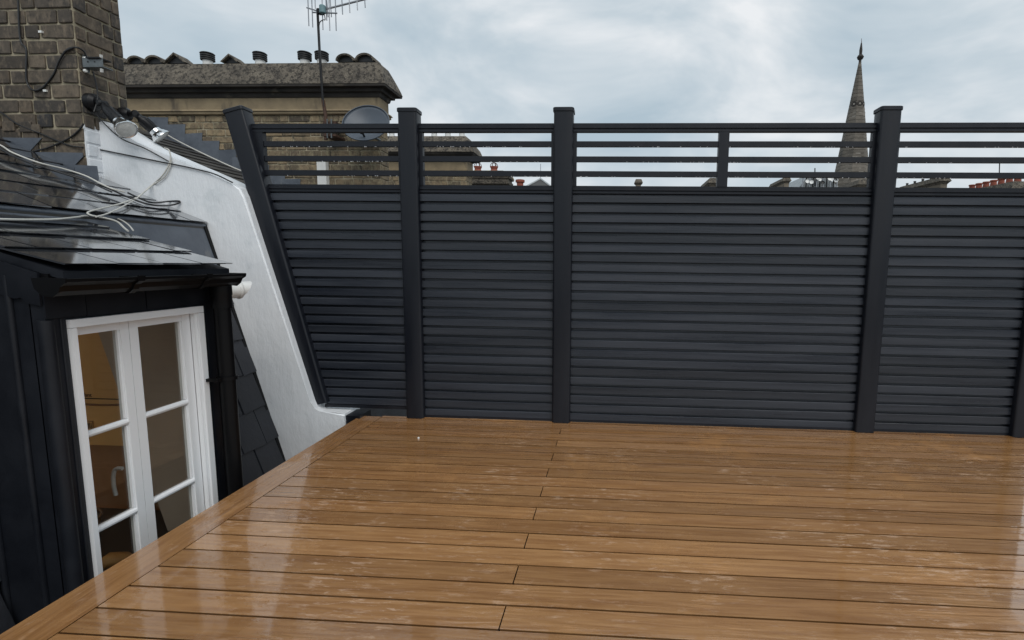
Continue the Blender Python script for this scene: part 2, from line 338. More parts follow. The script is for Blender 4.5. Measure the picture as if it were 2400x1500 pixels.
def tube(name, pts, r, M, parent=None, n=8, smooth=True, curve=0):
    if curve: pts = smooth_path(pts, curve)
    bm = bmesh.new(); add_tube(bm, pts, r, n); o = finish(name, bm, M, parent, smooth)
    if smooth: sharp(o, 60)
    return o

# shared brick meshes (unit box, slightly irregular, bevelled)
def brick_meshes(M, n=4, bev=0.05):
    L = []
    for k in range(n):
        bm = bmesh.new(); add_box(bm, (-.5, -.5, -.5), (.5, .5, .5))
        for v in bm.verts: v.co += Vector((random.uniform(-.02, .02), 0, random.uniform(-.05, .05)))
        bmesh.ops.bevel(bm, geom=list(bm.edges), offset=bev, segments=1, affect='EDGES')
        bmesh.ops.recalc_face_normals(bm, faces=bm.faces)
        me = bpy.data.meshes.new('brick'); bm.to_mesh(me); bm.free(); me.materials.append(MT[M]); L.append(me)
    return L
BR = {k: brick_meshes(k) for k in ('brick', 'brick2', 'wbrick')}
def put_brick(parent, kind, c, L, Hh, T, along, offp):
    o = bpy.data.objects.new('brick', random.choice(BR[kind])); COL.objects.link(o)
    o.parent = parent; o.matrix_parent_inverse = Matrix.Translation(-parent.location)
    o.location = c; o.scale = (L, T, Hh)
    if along == 'y': o.rotation_euler = (0, 0, math.pi/2)
    return o
def brick_face(parent, kind, along, start, length, sgn, fixed, face, z0, z1, course, S, Hd, mort, phase=0, test=None, white=None):
    """bricks on a wall face. along 'x': the face looks to -Y at y = fixed; along 'y': it looks to +X at x = fixed"""
    nrow = int(round((z1-z0)/course))
    T = 0.06
    for r in range(nrow):
        z = z0+course*(r+.5); pos = 0.0; k = (r+phase) % 2
        while pos < length-1e-3:
            w = S if k % 2 == 0 else Hd
            w *= random.uniform(0.88, 1.12)
            if length-pos-w < Hd*0.55: w = length-pos
            a = start+sgn*(pos+w/2)
            pro = random.uniform(0.004, 0.011)
            if along == 'x': c = (a, fixed+T/2-pro, z)
            else: c = (fixed-T/2+pro, a, z)
            if test is None or test(c):
                kd = 'wbrick' if (white and white(c)) else kind
                put_brick(parent, kd, c, max(w-mort*random.uniform(.8, 1.3), .02), course-mort*random.uniform(.85, 1.2), T, along, 0)
            pos += w; k += 1

# shared slates
def slate_meshes(M, L, W, t, n=4):
    res = []
    for k in range(n):
        bm = bmesh.new(); add_box(bm, (-W/2, -L/2, 0), (W/2, L/2, t))
        for v in bm.verts:
            if v.co.y < 0: v.co += Vector((random.uniform(-.003, .003), random.uniform(-.006, .006), 0))
        bmesh.ops.recalc_face_normals(bm, faces=bm.faces)
        me = bpy.data.meshes.new('slate'); bm.to_mesh(me); bm.free(); me.materials.append(MT[M]); res.append(me)
    return res
def slates(parent, M, eave0, along, upv, nrm, width, nrows, expo, W, L, t, test=None, half0=0, jit=0.004, gap=0.009):
    """eave0: a point at the eave line start; rows climb along upv"""
    eave0, along, upv, nrm = Vector(eave0), Vector(along).normalized(), Vector(upv).normalized(), Vector(nrm).normalized()
    ms_ = slate_meshes(M, L, W-gap, t)
    tilt = math.atan(t*1.9/L)
    for r in range(nrows):
        x = -W*0.5*((r+half0) % 2)
        while x < width-0.02:
            c = eave0+along*(x+W/2)+upv*(expo*r)
            lim = 1.0; xc = x+W/2; w0, w1 = max(x, 0), min(x+W, width)
            if w1-w0 > 0.03 and (test is None or test(eave0+along*((w0+w1)/2)+upv*(expo*r+expo*.5))):
                o = bpy.data.objects.new('slate', random.choice(ms_)); COL.objects.link(o); o.parent = parent
                if parent.type == 'EMPTY': o.matrix_parent_inverse = Matrix.Translation(-parent.location)
                b = Matrix((along, upv, nrm)).transposed().to_4x4()
                p = eave0+along*((w0+w1)/2)+upv*(expo*r+L/2)+nrm*(0.003+random.uniform(0, .003))
                o.matrix_basis = Matrix.Translation(p) @ b @ Matrix.Rotation(-tilt+random.uniform(-.004, .004), 4, 'X') @ Matrix.Rotation(random.uniform(-jit, jit), 4, 'Z') @ Matrix.Diagonal(((w1-w0)/W, 1, 1, 1))
            x += W

# ================================================================== THE SETTING
GZ = -9.0
gr = box('ground', (-500, -300, GZ-0.5), (500, 900, GZ), 'ground'); gr['kind'] = 'structure'

D = 3.773                                        # front of the fence boards
X_IN, X_OUT = -1.753, -1.922                     # border plank of the deck
X_END = 4.4
PB = 0.12155                                     # board pitch
Y0L = 1.655                                      # a joint between two boards

# the deck: a thing of the setting, each board a piece
deck = bpy.data.objects.new('deck', None); COL.objects.link(deck); deck.location = (0, 1.5, 0); deck['kind'] = 'structure'
box('subframe', (X_OUT+0.012, -1.2, -0.15), (X_END, D+0.03, -0.026), 'joist', deck)
box('fascia_board', (X_OUT-0.004, -1.2, -0.16), (X_OUT+0.008, D-0.03, -0.027), 'deck_y', deck)
def plank(name, x0, x1, y0, y1, M):
    dz = random.uniform(-.0007, .0007)
    bm = bmesh.new(); add_box(bm, (x0, y0, -0.025+dz), (x1, y1, 0.0+dz))
    for v in bm.verts:
        if v.co.z < -.01: v.co.y += .010*(1 if v.co.y < (y0+y1)/2 else -1); v.co.x += .006*(1 if v.co.x < (x0+x1)/2 else -1)
    return finish(name, bm, M, deck, bevel=0.0016)
for i in range(-22, 18):
    ya, yb = Y0L+PB*i+0.0042, Y0L+PB*(i+1)-0.0042
    yb = min(yb, D-0.012)
    cuts = [X_IN+0.003, -0.35, 3.3, X_END] if i % 2 else [X_IN+0.003, 1.9 if i < -7 else 3.9, X_END]
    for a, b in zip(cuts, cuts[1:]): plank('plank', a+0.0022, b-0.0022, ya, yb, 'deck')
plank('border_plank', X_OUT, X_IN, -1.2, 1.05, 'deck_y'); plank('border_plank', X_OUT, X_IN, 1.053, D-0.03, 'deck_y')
# a few fallen crumbs lying on the boards
cr_ = onZ(981, 1028, 0.0)
bm = bmesh.new(); bmesh.ops.create_icosphere(bm, subdivisions=1, radius=0.008, matrix=Matrix.Translation(cr_+Vector((0, 0, .005)))); tag(finish('pebble', bm, 'plastic'), 'tiny white pebble lying on the deck boards near the fence', 'pebble')

# block of the building under the deck
blk = box('terrace_block', (X_OUT+0.03, -1.2, GZ), (X_END, D+0.02, -0.155), 'farwall'); tag(blk, 'brick block carrying the wooden roof deck', 'building')
wellf = box('light_well_floor', (-3.2, -1.2, -1.25), (X_OUT+0.025, 3.6, -1.15), 'lead'); wellf['kind'] = 'structure'

# ================================================================== FENCE
fence = thing('fence', 'anthracite slatted privacy fence with open bars on top along the wooden deck', 'fence', (0.6, D, 0))
PX = [-1.486, -0.368, 1.851, 2.945]
PWID, PDEP = 0.136, 0.11
def post_mesh(name, bot, top, w, dpt, capped=True):
    bot, top = Vector(bot), Vector(top); ax = (top-bot).normalized(); yv = Vector((0, 1, 0)); xv = yv.cross(ax).normalized()
    def ring(c, w_, d_, r):
        pts = []
        for sx, sy in ((-1, -1), (1, -1), (1, 1), (-1, 1)):
            for k in range(4):
                a = {(-1, -1): 180, (1, -1): 270, (1, 1): 0, (-1, 1): 90}[(sx, sy)]+k*30
                pts.append(c+xv*(sx*(w_/2-r)+r*math.cos(R(a)))+yv*(sy*(d_/2-r)+r*math.sin(R(a))))
        return pts
    p = rings(name, [ring(bot, w, dpt, .016), ring(top-ax*.02, w, dpt, .016)], 'post', fence, smooth=True); sharp(p, 40)
    c = rings('cap', [ring(top-ax*.026, w+.012, dpt+.012, .018), ring(top-ax*.004, w+.012, dpt+.012, .018), ring(top, w+.002, dpt+.002, .016)], 'post', p, smooth=True); sharp(c, 40)
    return p
YPOST = D+0.008
for x_ in PX: post_mesh('post', (x_, YPOST, -0.012), (x_, YPOST, 2.272), PWID, PDEP)
P0b, P0t = Vector((-2.245, YPOST-.002, 0.085)), Vector((-2.775, YPOST-.002, 2.275))
post_mesh('post', P0b, P0t, 0.146, 0.115)['label'] = 'raked end post leaning along the white parapet'
def p0x(z): return P0b.x+(P0t.x-P0b.x)*(z-P0b.z)/(P0t.z-P0b.z)
PITCHZ = 0.0702; ZTOP = 1.679
prof = [(0.005, 0.0), (-0.005, 0.0025), (-0.0035, 0.0490), (0.0010, 0.0530), (0.022, 0.0540), (0.024, PITCHZ+.004), (0.034, PITCHZ+.004), (0.034, 0.0)]
bays = [(None, PX[0]), (PX[0], PX[1]), (PX[1], PX[2]), (PX[2], PX[3])]
def slat_mesh(xl, xr):
    bm = bmesh.new()
    a = [bm.verts.new((xl(z_), y_, z_)) for y_, z_ in prof]; b = [bm.verts.new((xr, y_, z_)) for y_, z_ in prof]; n = len(prof)
    bm.faces.new(a); bm.faces.new(b[::-1])
    for i in range(n): bm.faces.new((a[i], b[i], b[(i+1) % n], a[(i+1) % n]))
    bmesh.ops.recalc_face_normals(bm, faces=bm.faces)
    me = bpy.data.meshes.new('slat'); bm.to_mesh(me); bm.free(); me.materials.append(MT['fence']); return me
for bi, (xa, xb) in enumerate(bays):
    shared = None if xa is None else slat_mesh(lambda z: xa+.02, xb-.02)
    for k in range(24):
        zb = ZTOP-0.0535-PITCHZ*k
        if bi == 0:
            if zb < 0.09: zz = 0.0
            me = slat_mesh(lambda z: (p0x(max(zb+z, .12))+.01), xb-.02)
        else: me = shared
        if bi == 0 and zb < 0.06: continue
        o = link('slat', me, fence); o.location = (0, D+random.uniform(-.0015, .0015), zb+random.uniform(-.0008, .0008))
def bar(name, xa, xb, z0, z1, y0=0.004, y1=0.034, bev=0.002, M='post'):
    return box(name, (xa, D+y0, z0), (xb, D+y1, z1), M, fence, bevel=bev)
def rail(name, xa, xb, z0, z1):                   # a rail with two rebates along its face
    h = z1-z0
    pf = [(0, z0), (0.0, z0+.24*h), (0.008, z0+.30*h), (0.008, z0+.36*h), (0.0, z0+.42*h), (0.0, z0+.66*h), (0.010, z0+.72*h), (0.010, z1), (0.045, z1), (0.045, z0)]
    return prism(name, [(xa, D-.004+y_, z_) for y_, z_ in pf], (xb-xa, 0, 0), 'post', fence)
for bi, (xa, xb) in enumerate(bays):
    xl = (lambda z: p0x(z)+.02) if xa is None else (lambda z: xa+.03)
    xr = xb-.03
    rail('top_rail', xl(2.15), xr, 2.116, 2.176)
    for zc in (2.034, 1.930, 1.828): bar('bar', xl(zc), xr, zc-.0185, zc+.0185)
    rail('middle_rail', xl(1.72), xr, 1.690, 1.744)
    if bi: bar('bottom_rail', xl(0), xr, 0.0, 0.018, -.006, .03)
    else: bar('bottom_rail', p0x(.08)+.03, xr, 0.055, 0.078, -.006, .03)
    stl = {0: [-2.673+.012], 2: [0.719]}.get(bi, [])
    for s in stl: bar('stile', s, s+.072, 1.742, 2.118, -.002, .040)
    if bi: bar('edge_strip', xa+.060, xa+.092, 1.742, 2.118, .002, .038)
    bar('edge_strip', xb-.090, xb-.060, 1.742, 2.118, .002, .038)
# rain drops hanging under the bars
bm = bmesh.new()
for zc in (2.034, 1.930, 1.828):
    for k in range(150):
        x_ = random.uniform(-2.5, 2.85)
        if random.random() > 0.5+0.5*math.sin(x_*5+zc*9): continue
        bmesh.ops.create_icosphere(bm, subdivisions=1, radius=random.uniform(.0028, .0048), matrix=Matrix.Translation((x_, D+.006, zc-.0205)))
dr = finish('raindrops', bm, 'drop', fence, True); dr['kind'] = 'stuff'

# ================================================================== WHITE PARAPET WALL
YP, YPB = 3.655, 3.90
def pp(u, v, Y=YP): q = onY(u, v, Y); return (q.x, q.z)
topf = [(-3.905, 2.215), (-3.70, 2.165), (-3.60, 2.105), pp(320, 333), pp(400, 368), pp(480, 402)]
kink = pp(560, 437)
poly = topf + [(kink[0]-.06, kink[1]+.02), (kink[0], kink[1]-.01), (kink[0]+.03, kink[1]-.07)]
poly += [(-2.262, 0.125), (-2.238, 0.062), (-2.20, 0.040), (-2.005, 0.036), (-2.0, -0.02), (-2.004, -0.9), (-2.75, -0.9), (-3.10, 1.35), (-3.9, 1.55)]
bm = bmesh.new()
n_ = len(poly)
def bulge(p, k): return p
fr_ = [bm.verts.new((x_, YP, z_)) for x_, z_ in poly]
md_ = [bm.verts.new((x_, YP+.006, z_)) for x_, z_ in poly]
bk_ = [bm.verts.new((x_, YPB, z_)) for x_, z_ in poly]
bm.faces.new(fr_); bm.faces.new(bk_[::-1])
for i in range(n_): bm.faces.new((fr_[i], bk_[i], bk_[(i+1) % n_], fr_[(i+1) % n_]))
for v in md_: bm.verts.remove(v)
es = [e for e in bm.edges if abs(e.verts[0].co.y-YP) < 1e-6 and abs(e.verts[1].co.y-YP) < 1e-6]
bmesh.ops.bevel(bm, geom=es[:9]+es[9:13], offset=0.014, segments=3, affect='EDGES')
par = finish('parapet_wall', bm, 'white'); sharp(par)
tag(par, 'white painted parapet wall sloping down from the chimney beside the dark mansard roof', 'wall')
box('coping_return', (-2.002, YP+.02, -0.9), (X_OUT+.03, YP+.2, 0.02), 'zinc', par)

# ================================================================== OUR HOUSE: mansard roof
YN = -1.2
KX, KZ = -3.004, 1.455                           # kink between steep and shallow slope
S_UP = 0.41                                      # rise per metre of the upper slope
MX0 = -2.594                                     # mansard plane at z = 0
S_M = (KX-MX0)/KZ                                # dx per dz
house = thing('house', 'house with black slate mansard and shallow wet slate roof behind the dormer', 'house', (-5, 1, GZ))
ridge_x = -6.4
def zr(x): return KZ+S_UP*(KX-x)
prism('mansard_slope', [(MX0+S_M*-1.2, YN, -1.2), (KX, YN, KZ-.01), (KX-.06, YN, KZ-.01), (MX0-.12+S_M*-1.2, YN, -1.2)], (0, 1.86-YN, 0), 'zinc', house)
prism('mansard_slope', [(MX0+S_M*-1.2, 2.79, -1.2), (KX, 2.79, KZ-.01), (KX-.06, 2.79, KZ-.01), (MX0-.12+S_M*-1.2, 2.79, -1.2)], (0, YP-2.79, 0), 'zinc', house)
prism('mansard_slope', [(MX0+S_M*1.12, 1.86, 1.12), (KX, 1.86, KZ-.01), (KX-.06, 1.86, KZ-.01), (MX0-.10+S_M*1.12, 1.86, 1.12)], (0, .93, 0), 'zinc', house)
box('wall', (-9, YN, GZ), (MX0+S_M*-1.2-.02, YPB, -1.2), 'farwall', house)
def roof_piece(nm, x0, x1, y0, y1, par_):
    return prism(nm, [(x0, y0, zr(x0)-.012), (x1, y0, zr(x1)-.012), (x1, y0, zr(x1)-.15), (x0, y0, zr(x0)-.06)], (0, y1-y0, 0), 'slate2', par_)
LY0, LY1, LX0, LX1 = -0.9, 1.70, -3.10, -5.6    # unseen roof light, added to let the sky into the room behind the dormer
up = roof_piece('upper_roof', KX+.03, ridge_x, LY1, YP, house)
roof_piece('upper_roof', KX+.03, ridge_x, YN, LY0, house)
roof_piece('upper_roof', KX+.03, LX0, LY0+.001, LY1-.001, house)
roof_piece('upper_roof', LX1, ridge_x, LY0+.001, LY1-.001, house)
rl = prism('added_roof_light', [(LX0-.002, LY0+.002, zr(LX0)-.012), (LX0-.07, LY0+.002, zr(LX0-.07)-.012), (LX0-.07, LY0+.002, zr(LX0-.07)-.06), (LX0-.002, LY0+.002, zr(LX0)-.06)], (0, LY1-LY0-.004, 0), 'frame', house)
prism('pane', [(LX0-.071, LY0+.01, zr(LX0-.071)+.01), (LX1+.005, LY0+.01, zr(LX1+.005)+.01), (LX1+.005, LY0+.01, zr(LX1+.005)+.004), (LX0-.071, LY0+.01, zr(LX0-.071)+.004)], (0, LY1-LY0-.02, 0), 'glass', rl)  # glass of the added roof light
prism('rear_slope', [(ridge_x, YN, zr(ridge_x)-.012), (-9.4, YN, zr(ridge_x)-1.3), (-9.4, YN, zr(ridge_x)-1.5), (ridge_x, YN, zr(ridge_x)-.15)], (0, YP-YN, 0), 'slate2', house)
uv = Vector((-1, 0, S_UP)).normalized(); nv = Vector((S_UP, 0, 1)).normalized()
CHX, CHY, CHD = -3.742, 3.553, 0.354             # chimney corner and depth
slates(up, 'slate', (KX+.035, LY1, zr(KX+.035)), (0, 1, 0), uv, nv, YP-LY1-.004, 9, 0.205, 0.30, 0.33, 0.005,
       test=lambda p: p.y > LY1 and not (p.x < CHX-.02 and p.y > CHY+.02))
# steep slates left and right of the dormer
mu = Vector((S_M, 0, 1)).normalized(); mn = Vector((1, 0, -S_M)).normalized()
mr_ = bpy.data.objects.new('mansard_slates', None)
msl = box('batten', (MX0+S_M*-1.15+.002, 2.82, -1.19), (MX0+S_M*-1.15+.006, 3.6, -1.17), 'zinc', house)
slates(house, 'blackslate', (MX0+S_M*-1.17+.004, 2.80, -1.17), (0, 1, 0), mu, mn, YP-2.80-.004, 9, 0.262, 0.235, 0.40, 0.013, gap=.012)
slates(house, 'blackslate', (MX0+S_M*-1.17+.004, 0.2, -1.17), (0, 1, 0), mu, mn, 1.855-.2, 9, 0.262, 0.235, 0.40, 0.013, half0=1, gap=.012)
# lead apron over the top of the steep slope, welted edge below the slates
prism('lead_apron', [(MX0+S_M*1.06+.024, 2.05, 1.06), (KX+.028, 2.05, KZ-.045), (KX+.012, 2.05, KZ-.012), (KX+.004, 2.05, KZ-.012), (MX0+S_M*1.06+.020, 2.05, 1.06)], (0, YP-2.055, 0), 'lead', house)
tube('lead_roll', [(KX+.020, 2.0, KZ-.03), (KX+.020, YP-.01, KZ-.03)], 0.014, 'lead', house)
prism('lead_apron', [(MX0+S_M*1.0+.024, YN, 1.0), (KX+.028, YN, KZ-.045), (KX+.012, YN, KZ-.012), (KX+.004, YN, KZ-.012), (MX0+S_M*1.0+.020, YN, 1.0)], (0, 1.80-YN, 0), 'lead', house)
# the flaunching / black edge strip where slates meet the parapet
prism('verge_strip', [(MX0+S_M*-.9+.016, YP-.03, -.9), (KX+.03, YP-.03, KZ-.02), (KX+.02, YP-.03, KZ-.02), (MX0+S_M*-.9, YP-.03, -.9)], (0, .028, 0), 'gutter', house)

# ================================================================== DORMER
XW = -2.21; DY0, DY1 = 1.868, 2.815
ZE = 1.150
dorm = thing('dormer', 'dark zinc clad dormer with slate roof and white casement window beside the deck', 'dormer', (-2.4, 2.3, -1.1))
FY0, FY1, FZ0, FZ1 = 1.943, 2.632, -0.62, 0.940
wall = box('front_wall', (XW-.06, DY0, -1.15), (XW, FY0, 1.10), 'zinc', dorm)
box('front_wall', (XW-.06, FY1, -1.15), (XW, DY1, 1.10), 'zinc', dorm)
box('front_wall', (XW-.06, FY0, FZ1), (XW, FY1, 1.10), 'zinc', dorm)
box('front_wall', (XW-.06, FY0, -1.15), (XW, FY1, FZ0), 'zinc', dorm)
# head flashing, welts and the rounded corner rolls
box('head_flashing', (XW+.001, DY0-.004, 0.952), (XW+.010, 2.02, 1.06), 'zinc', dorm, bevel=.003)
box('head_flashing', (XW+.001, 2.024, 0.948), (XW+.008, 2.30, 1.06), 'zinc', dorm, bevel=.003)
box('head_flashing', (XW+.001, 2.304, 0.952), (XW+.010, DY1, 1.06), 'zinc', dorm, bevel=.003)
tube('corner_roll', [(XW-.012, DY0+.010, -1.1), (XW-.012, DY0+.010, 0.945)], 0.026, 'zinc', dorm, n=14)
tube('corner_roll', [(XW-.012, DY1-.012, -1.1), (XW-.012, DY1-.012, 1.09)], 0.022, 'zinc', dorm, n=12)
tube('welt', [(XW+.002, FY0-.022, -1.1), (XW+.002, FY0-.022, 0.945)], 0.0035, 'zinc', dorm, n=6)
tube('welt', [(XW+.002, FY1+.030, -1.1), (XW+.002, FY1+.030, 0.95)], 0.0045, 'zinc', dorm, n=6)
def cheek(y0, y1, M, inset=0.0):
    return [(XW-.055, y0, -1.15), (XW-.055, y0, 1.13), (-2.93, y0, 1.36), (MX0+S_M*1.0-.13, y0, 1.0), (MX0-S_M*1.15-.13, y0, -1.15)]
prism('cheek', cheek(DY0, 0, 0), (0, .03, 0), 'zinc', dorm)
prism('cheek', [(XW-.055, DY1-.03, -1.15), (XW-.055, DY1-.03, 1.13), (-2.93, DY1-.03, 1.36), (-2.77-.262*1.0, DY1-.03, 1.0), (-2.77+.262*1.15, DY1-.03, -1.15)], (0, .03, 0), 'zinc', dorm)
for xx in (-2.345, -2.52, -2.70):
    tube('seam_roll', [(xx, DY0-.004, max(-1.1, (xx-MX0)/S_M if False else -1.1)), (xx, DY0-.004, 1.12)], 0.013, 'zinc', dorm, n=10)
# apron under the verge with stepped lower edge
ap = [(XW+.004, DY0-.014, 1.13), (XW+.004, DY0-.014, 1.005), (-2.26, DY0-.014, 1.012), (-2.285, DY0-.014, 1.035), (-2.31, DY0-.014, 1.030), (-2.5, DY0-.014, 1.085), (-2.9, DY0-.014, 1.19), (-2.9, DY0-.014, 1.33)]
prism('verge_apron', ap, (0, .008, 0), 'zinc', dorm)
# roof
S_D = 0.27
RX0 = -2.108
def zd(x): return ZE+S_D*(RX0-x)
RY0, RY1 = 1.862, 2.752
droof = prism('dormer_roof', [(RX0-.012, RY0+.012, zd(RX0)-.012), (-3.0, RY0+.012, zd(-3.0)-.012), (-3.0, RY0+.012, zd(-3.0)-.05), (RX0-.012, RY0+.012, zd(RX0)-.045)], (0, RY1-RY0-.024, 0), 'zinc', dorm)
du = Vector((-1, 0, S_D)).normalized(); dnv = Vector((S_D, 0, 1)).normalized()
slates(droof, 'slate', (RX0, RY0, zd(RX0)+.002), (0, 1, 0), du, dnv, RY1-RY0, 4, 0.243, 0.222, 0.36, 0.007, half0=0, jit=.006)
bm = bmesh.new()
for k in range(8):
    yy = random.uniform(RY0+.05, RY1-.05); s_ = random.choice((.09, .12, .33, .36))
    c_ = Vector((RX0-s_, yy, zd(RX0-s_)+.014)); bmesh.ops.create_icosphere(bm, subdivisions=1, radius=.0032, matrix=Matrix.Translation(c_))
finish('slate_nail', bm, 'potdark', droof)['kind'] = 'stuff'
box('fascia', (XW+.004, DY0-.002, 1.058), (XW+.035, DY1-.03, 1.128), 'gutter', dorm)
# soffit lining between wall head and roof
box('soffit', (XW-.06, DY0+.003, 1.10), (XW+.003, DY1-.003, 1.128), 'zinc', dorm)

# window: outer frame and two casements
win = box('window', (XW-.075, FY0+.002, FZ1-.034), (XW+.016, FY1-.002, FZ1-.001), 'frame', dorm, bevel=.004)
def wp(name, lo, hi, M='frame', bevel=.004): return box(name, lo, hi, M, win, bevel=bevel)
wp('jamb', (XW-.075, FY0+.002, FZ0), (XW+.018, FY0+.024, FZ1-.036))
wp('jamb', (XW-.075, FY1-.036, FZ0), (XW+.016, FY1-.002, FZ1-.036))
wp('jamb_bead', (XW-.02, FY1-.052, FZ0), (XW+.004, FY1-.037, FZ1-.036))
wp('sill', (XW-.075, FY0, FZ0-.05), (XW+.05, FY1, FZ0-.001))
XC0, XC1 = XW-.062, XW-.022                      # thickness of the casements
def casement(y0, y1, s0, s1):
    z0, z1 = FZ0+.004, FZ1-.040
    wp('stile', (XC0, y0, z0), (XC1, y0+s0, z1)); wp('stile', (XC0, y1-s1, z0), (XC1, y1, z1))
    a, b = y0+s0+.0005, y1-s1-.0005
    zt = 0.868
    wp('top_rail', (XC0, a, zt), (XC1-.001, b, z1)); wp('bottom_rail', (XC0, a, z0), (XC1-.001, b, z0+.11))
    mt = [(0.418, 0.452), (-0.017, 0.017)]
    edges = [zt]+[q for t in mt for q in (t[1], t[0])]+[z0+.11]
    for za, zb in mt:                             # moulded glazing bars
        zc = (za+zb)/2
        pf = [(XC0+.008, za+.006), (XC1-.012, za+.002), (XC1-.001, zc-.008), (XC1+.002, zc), (XC1-.001, zc+.008), (XC1-.012, zb-.002), (XC0+.008, zb-.006)]
        prism('glazing_bar', [(x_, a, z_) for x_, z_ in pf], (0, b-a, 0), 'frame', win)
    for k in range(0, len(edges), 2):
        zt_, zb_ = edges[k], edges[k+1]
        wp('pane', (XC0+.015, a+.0005, zb_+.0005), (XC0+.019, b-.0005, zt_-.0005), 'glass', 0)
        # putty bead round every pane
        for lo_, hi_ in (((a, zb_), (a+.008, zt_)), ((b-.008, zb_), (b, zt_))):
            wp('bead', (XC0+.0205, lo_[0]+.0003, lo_[1]+.001), (XC1-.008, hi_[0]-.0003, hi_[1]-.001), 'frame', .002)
CM = 2.232
casement(FY0+.026, CM-.0015, .030, .040)
casement(CM+.0015, FY1-.054, .044, .050)
# curved handle on the inside of the left casement
h0 = Vector((XC0-.012, CM-.055, .20))
tube('handle', [h0+Vector((.01, 0, .012)), h0+Vector((-.02, -.002, .010)), h0+Vector((-.034, -.004, -.02)), h0+Vector((-.038, -.004, -.07)), h0+Vector((-.032, -.004, -.12))], 0.009, 'greyhandle', win, curve=5)

# inside of the dormer and the room behind
room = thing('room_lining', 'taupe plaster lining of the room seen through the dormer window', 'room', (-3.3, 2.4, -1.1))
IY1 = DY1-.036
prism('reveal_wall', [(XW-.08, IY1, -.55), (XW-.08, IY1, 1.09), (-2.77-.262*1.09, IY1, 1.09), (-2.77+.262*.55, IY1, -.55)], (0, .004, 0), 'taupe', room)
prism('reveal_wall', [(XW-.08, DY0+.034, -1.1), (XW-.08, DY0+.034, 1.09), (-2.80, DY0+.034, 1.09), (-2.50, DY0+.034, 0.0), (-2.30, DY0+.034, -1.1)], (0, -.003, 0), 'taupe', room)
prism('ceiling', [(-2.93, LY1, zr(-2.93)-.19), (-5.6, LY1, zr(-5.6)-.19), (-5.6, LY1, zr(-5.6)-.2), (-2.93, LY1, zr(-2.93)-.2)], (0, 3.54-LY1, 0), 'plaster', room)
box('ceiling', (-2.9, DY0+.036, 1.085), (XW-.08, IY1-.002, 1.097), 'taupe', room)
box('back_wall', (-5.60, -.95, -1.1), (-5.58, 3.55, 2.3), 'plaster', room)
box('side_wall', (-5.57, 3.53, -1.1), (-3.08, 3.55, 1.20), 'brown', room)
box('side_wall', (-5.57, -.95, -1.1), (-2.9, -.93, 1.3), 'plaster', room)
box('floor_boards', (-5.57, -.92, -1.14), (XW-.09, 3.52, -1.11), 'tan', room)
# boiler hung on the end wall, its front looking to the camera
BY = 2.96
boil = thing('boiler', 'tan fronted wall boiler with dark lettering behind the left casement', 'boiler', (-3.0, 3.1, .1))
bz0 = onY(230, 1043, BY).z
box('casing', (-3.75, BY, bz0), (-2.96, BY+.32, 1.06), 'tan', boil, bevel=.008)
zz1 = onY(230, 934, BY).z; zz2 = onY(230, 944, BY).z
box('shadow_gap', (-3.748, BY-.002, zz1-.004), (-2.965, BY-.0005, zz1+.002), 'ink', boil)
tube('drip_lip', [(-3.70, BY-.002, zz2+.006), (-3.2, BY-.006, zz2-.012), (-2.97, BY-.002, zz2+.003)], 0.006, 'brown', boil, curve=6)
tp = onY(178, 929, BY-.002); tq = onY(215, 929, BY-.002)
tcu = bpy.data.curves.new('logo_text', 'FONT'); tcu.body = 'Vaillant'; tcu.size = 0.05; tcu.extrude = .0006
to = bpy.data.objects.new('logo_text', tcu); COL.objects.link(to)
bpy.context.view_layer.update()
deps = bpy.context.evaluated_depsgraph_get(); tme = bpy.data.meshes.new_from_object(to.evaluated_get(deps)); bpy.data.objects.remove(to)
wt = max(v.co.x for v in tme.vertices); sc_ = (tq.x-tp.x)/wt
tme.transform(Matrix.Translation(tp) @ Matrix.Rotation(math.pi/2, 4, 'X') @ Matrix.Scale(sc_, 4)); tme.materials.clear(); tme.materials.append(MT['ink']); tme.name = 'lettering'
link('lettering', tme, boil)
a_, b_2 = onY(186, 985, BY-.002), onY(221, 1010, BY-.002)
box('label_plate', (a_.x, BY-.004, b_2.z), (b_2.x, BY-.001, a_.z), 'tan', boil)
w_ = b_2.x-a_.x; h_ = a_.z-b_2.z
for fx0, fx1, fz0, fz1 in ((.30, .52, .15, .85), (.60, .66, .2, .8), (.72, .78, .2, .8), (.84, .88, .2, .8), (.02, .98, .93, .98), (.02, .98, .02, .06), (.95, .98, .06, .93), (.08, .2, .1, .16)):
    box('print', (a_.x+w_*fx0, BY-.0055, b_2.z+h_*fz0), (a_.x+w_*fx1, BY-.0042, b_2.z+h_*fz1), 'ink', boil)
# worktop, basin-like panel and the lump of timber
wk = thing('worktop', 'dark worktop with brown back panel inside the dormer room', 'worktop', (-2.9, 2.6, -1.1))
box('back_panel', (-3.9, BY+.06, -.43), (-2.80, BY+.08, bz0-.004), 'brown', wk)
box('top', (-3.9, 1.95, -.475), (-2.42, BY+.055, -.445), 'worktop', wk, bevel=.004)
box('cupboard', (-3.88, 1.97, -1.108), (-2.44, BY+.05, -.477), 'brown', wk)
lgA = onZ(196, 1345, -.41); lgB = onZ(304, 1296, -.40); rs = []; dl = lgB-lgA; sx = Vector((-dl.y, dl.x, 0)).normalized()
for t, ww, hh, dz in ((-.5, .022, .020, 0), (-.1, .026, .020, .002), (.2, .024, .020, .006), (.45, .032, .028, .012), (.62, .050, .034, .010), (.85, .046, .024, .0), (1, .030, .014, -.004)):
    c = lgA+dl*t+Vector((0, 0, dz-.003))
    rs.append([c+sx*ww*math.cos(a)*(1+.12*math.sin(3*a+t*5))+Vector((0, 0, hh*math.sin(a)*(1+.15*math.cos(2*a+t*7)))) for a in [2*math.pi*k/12 for k in range(12)]])
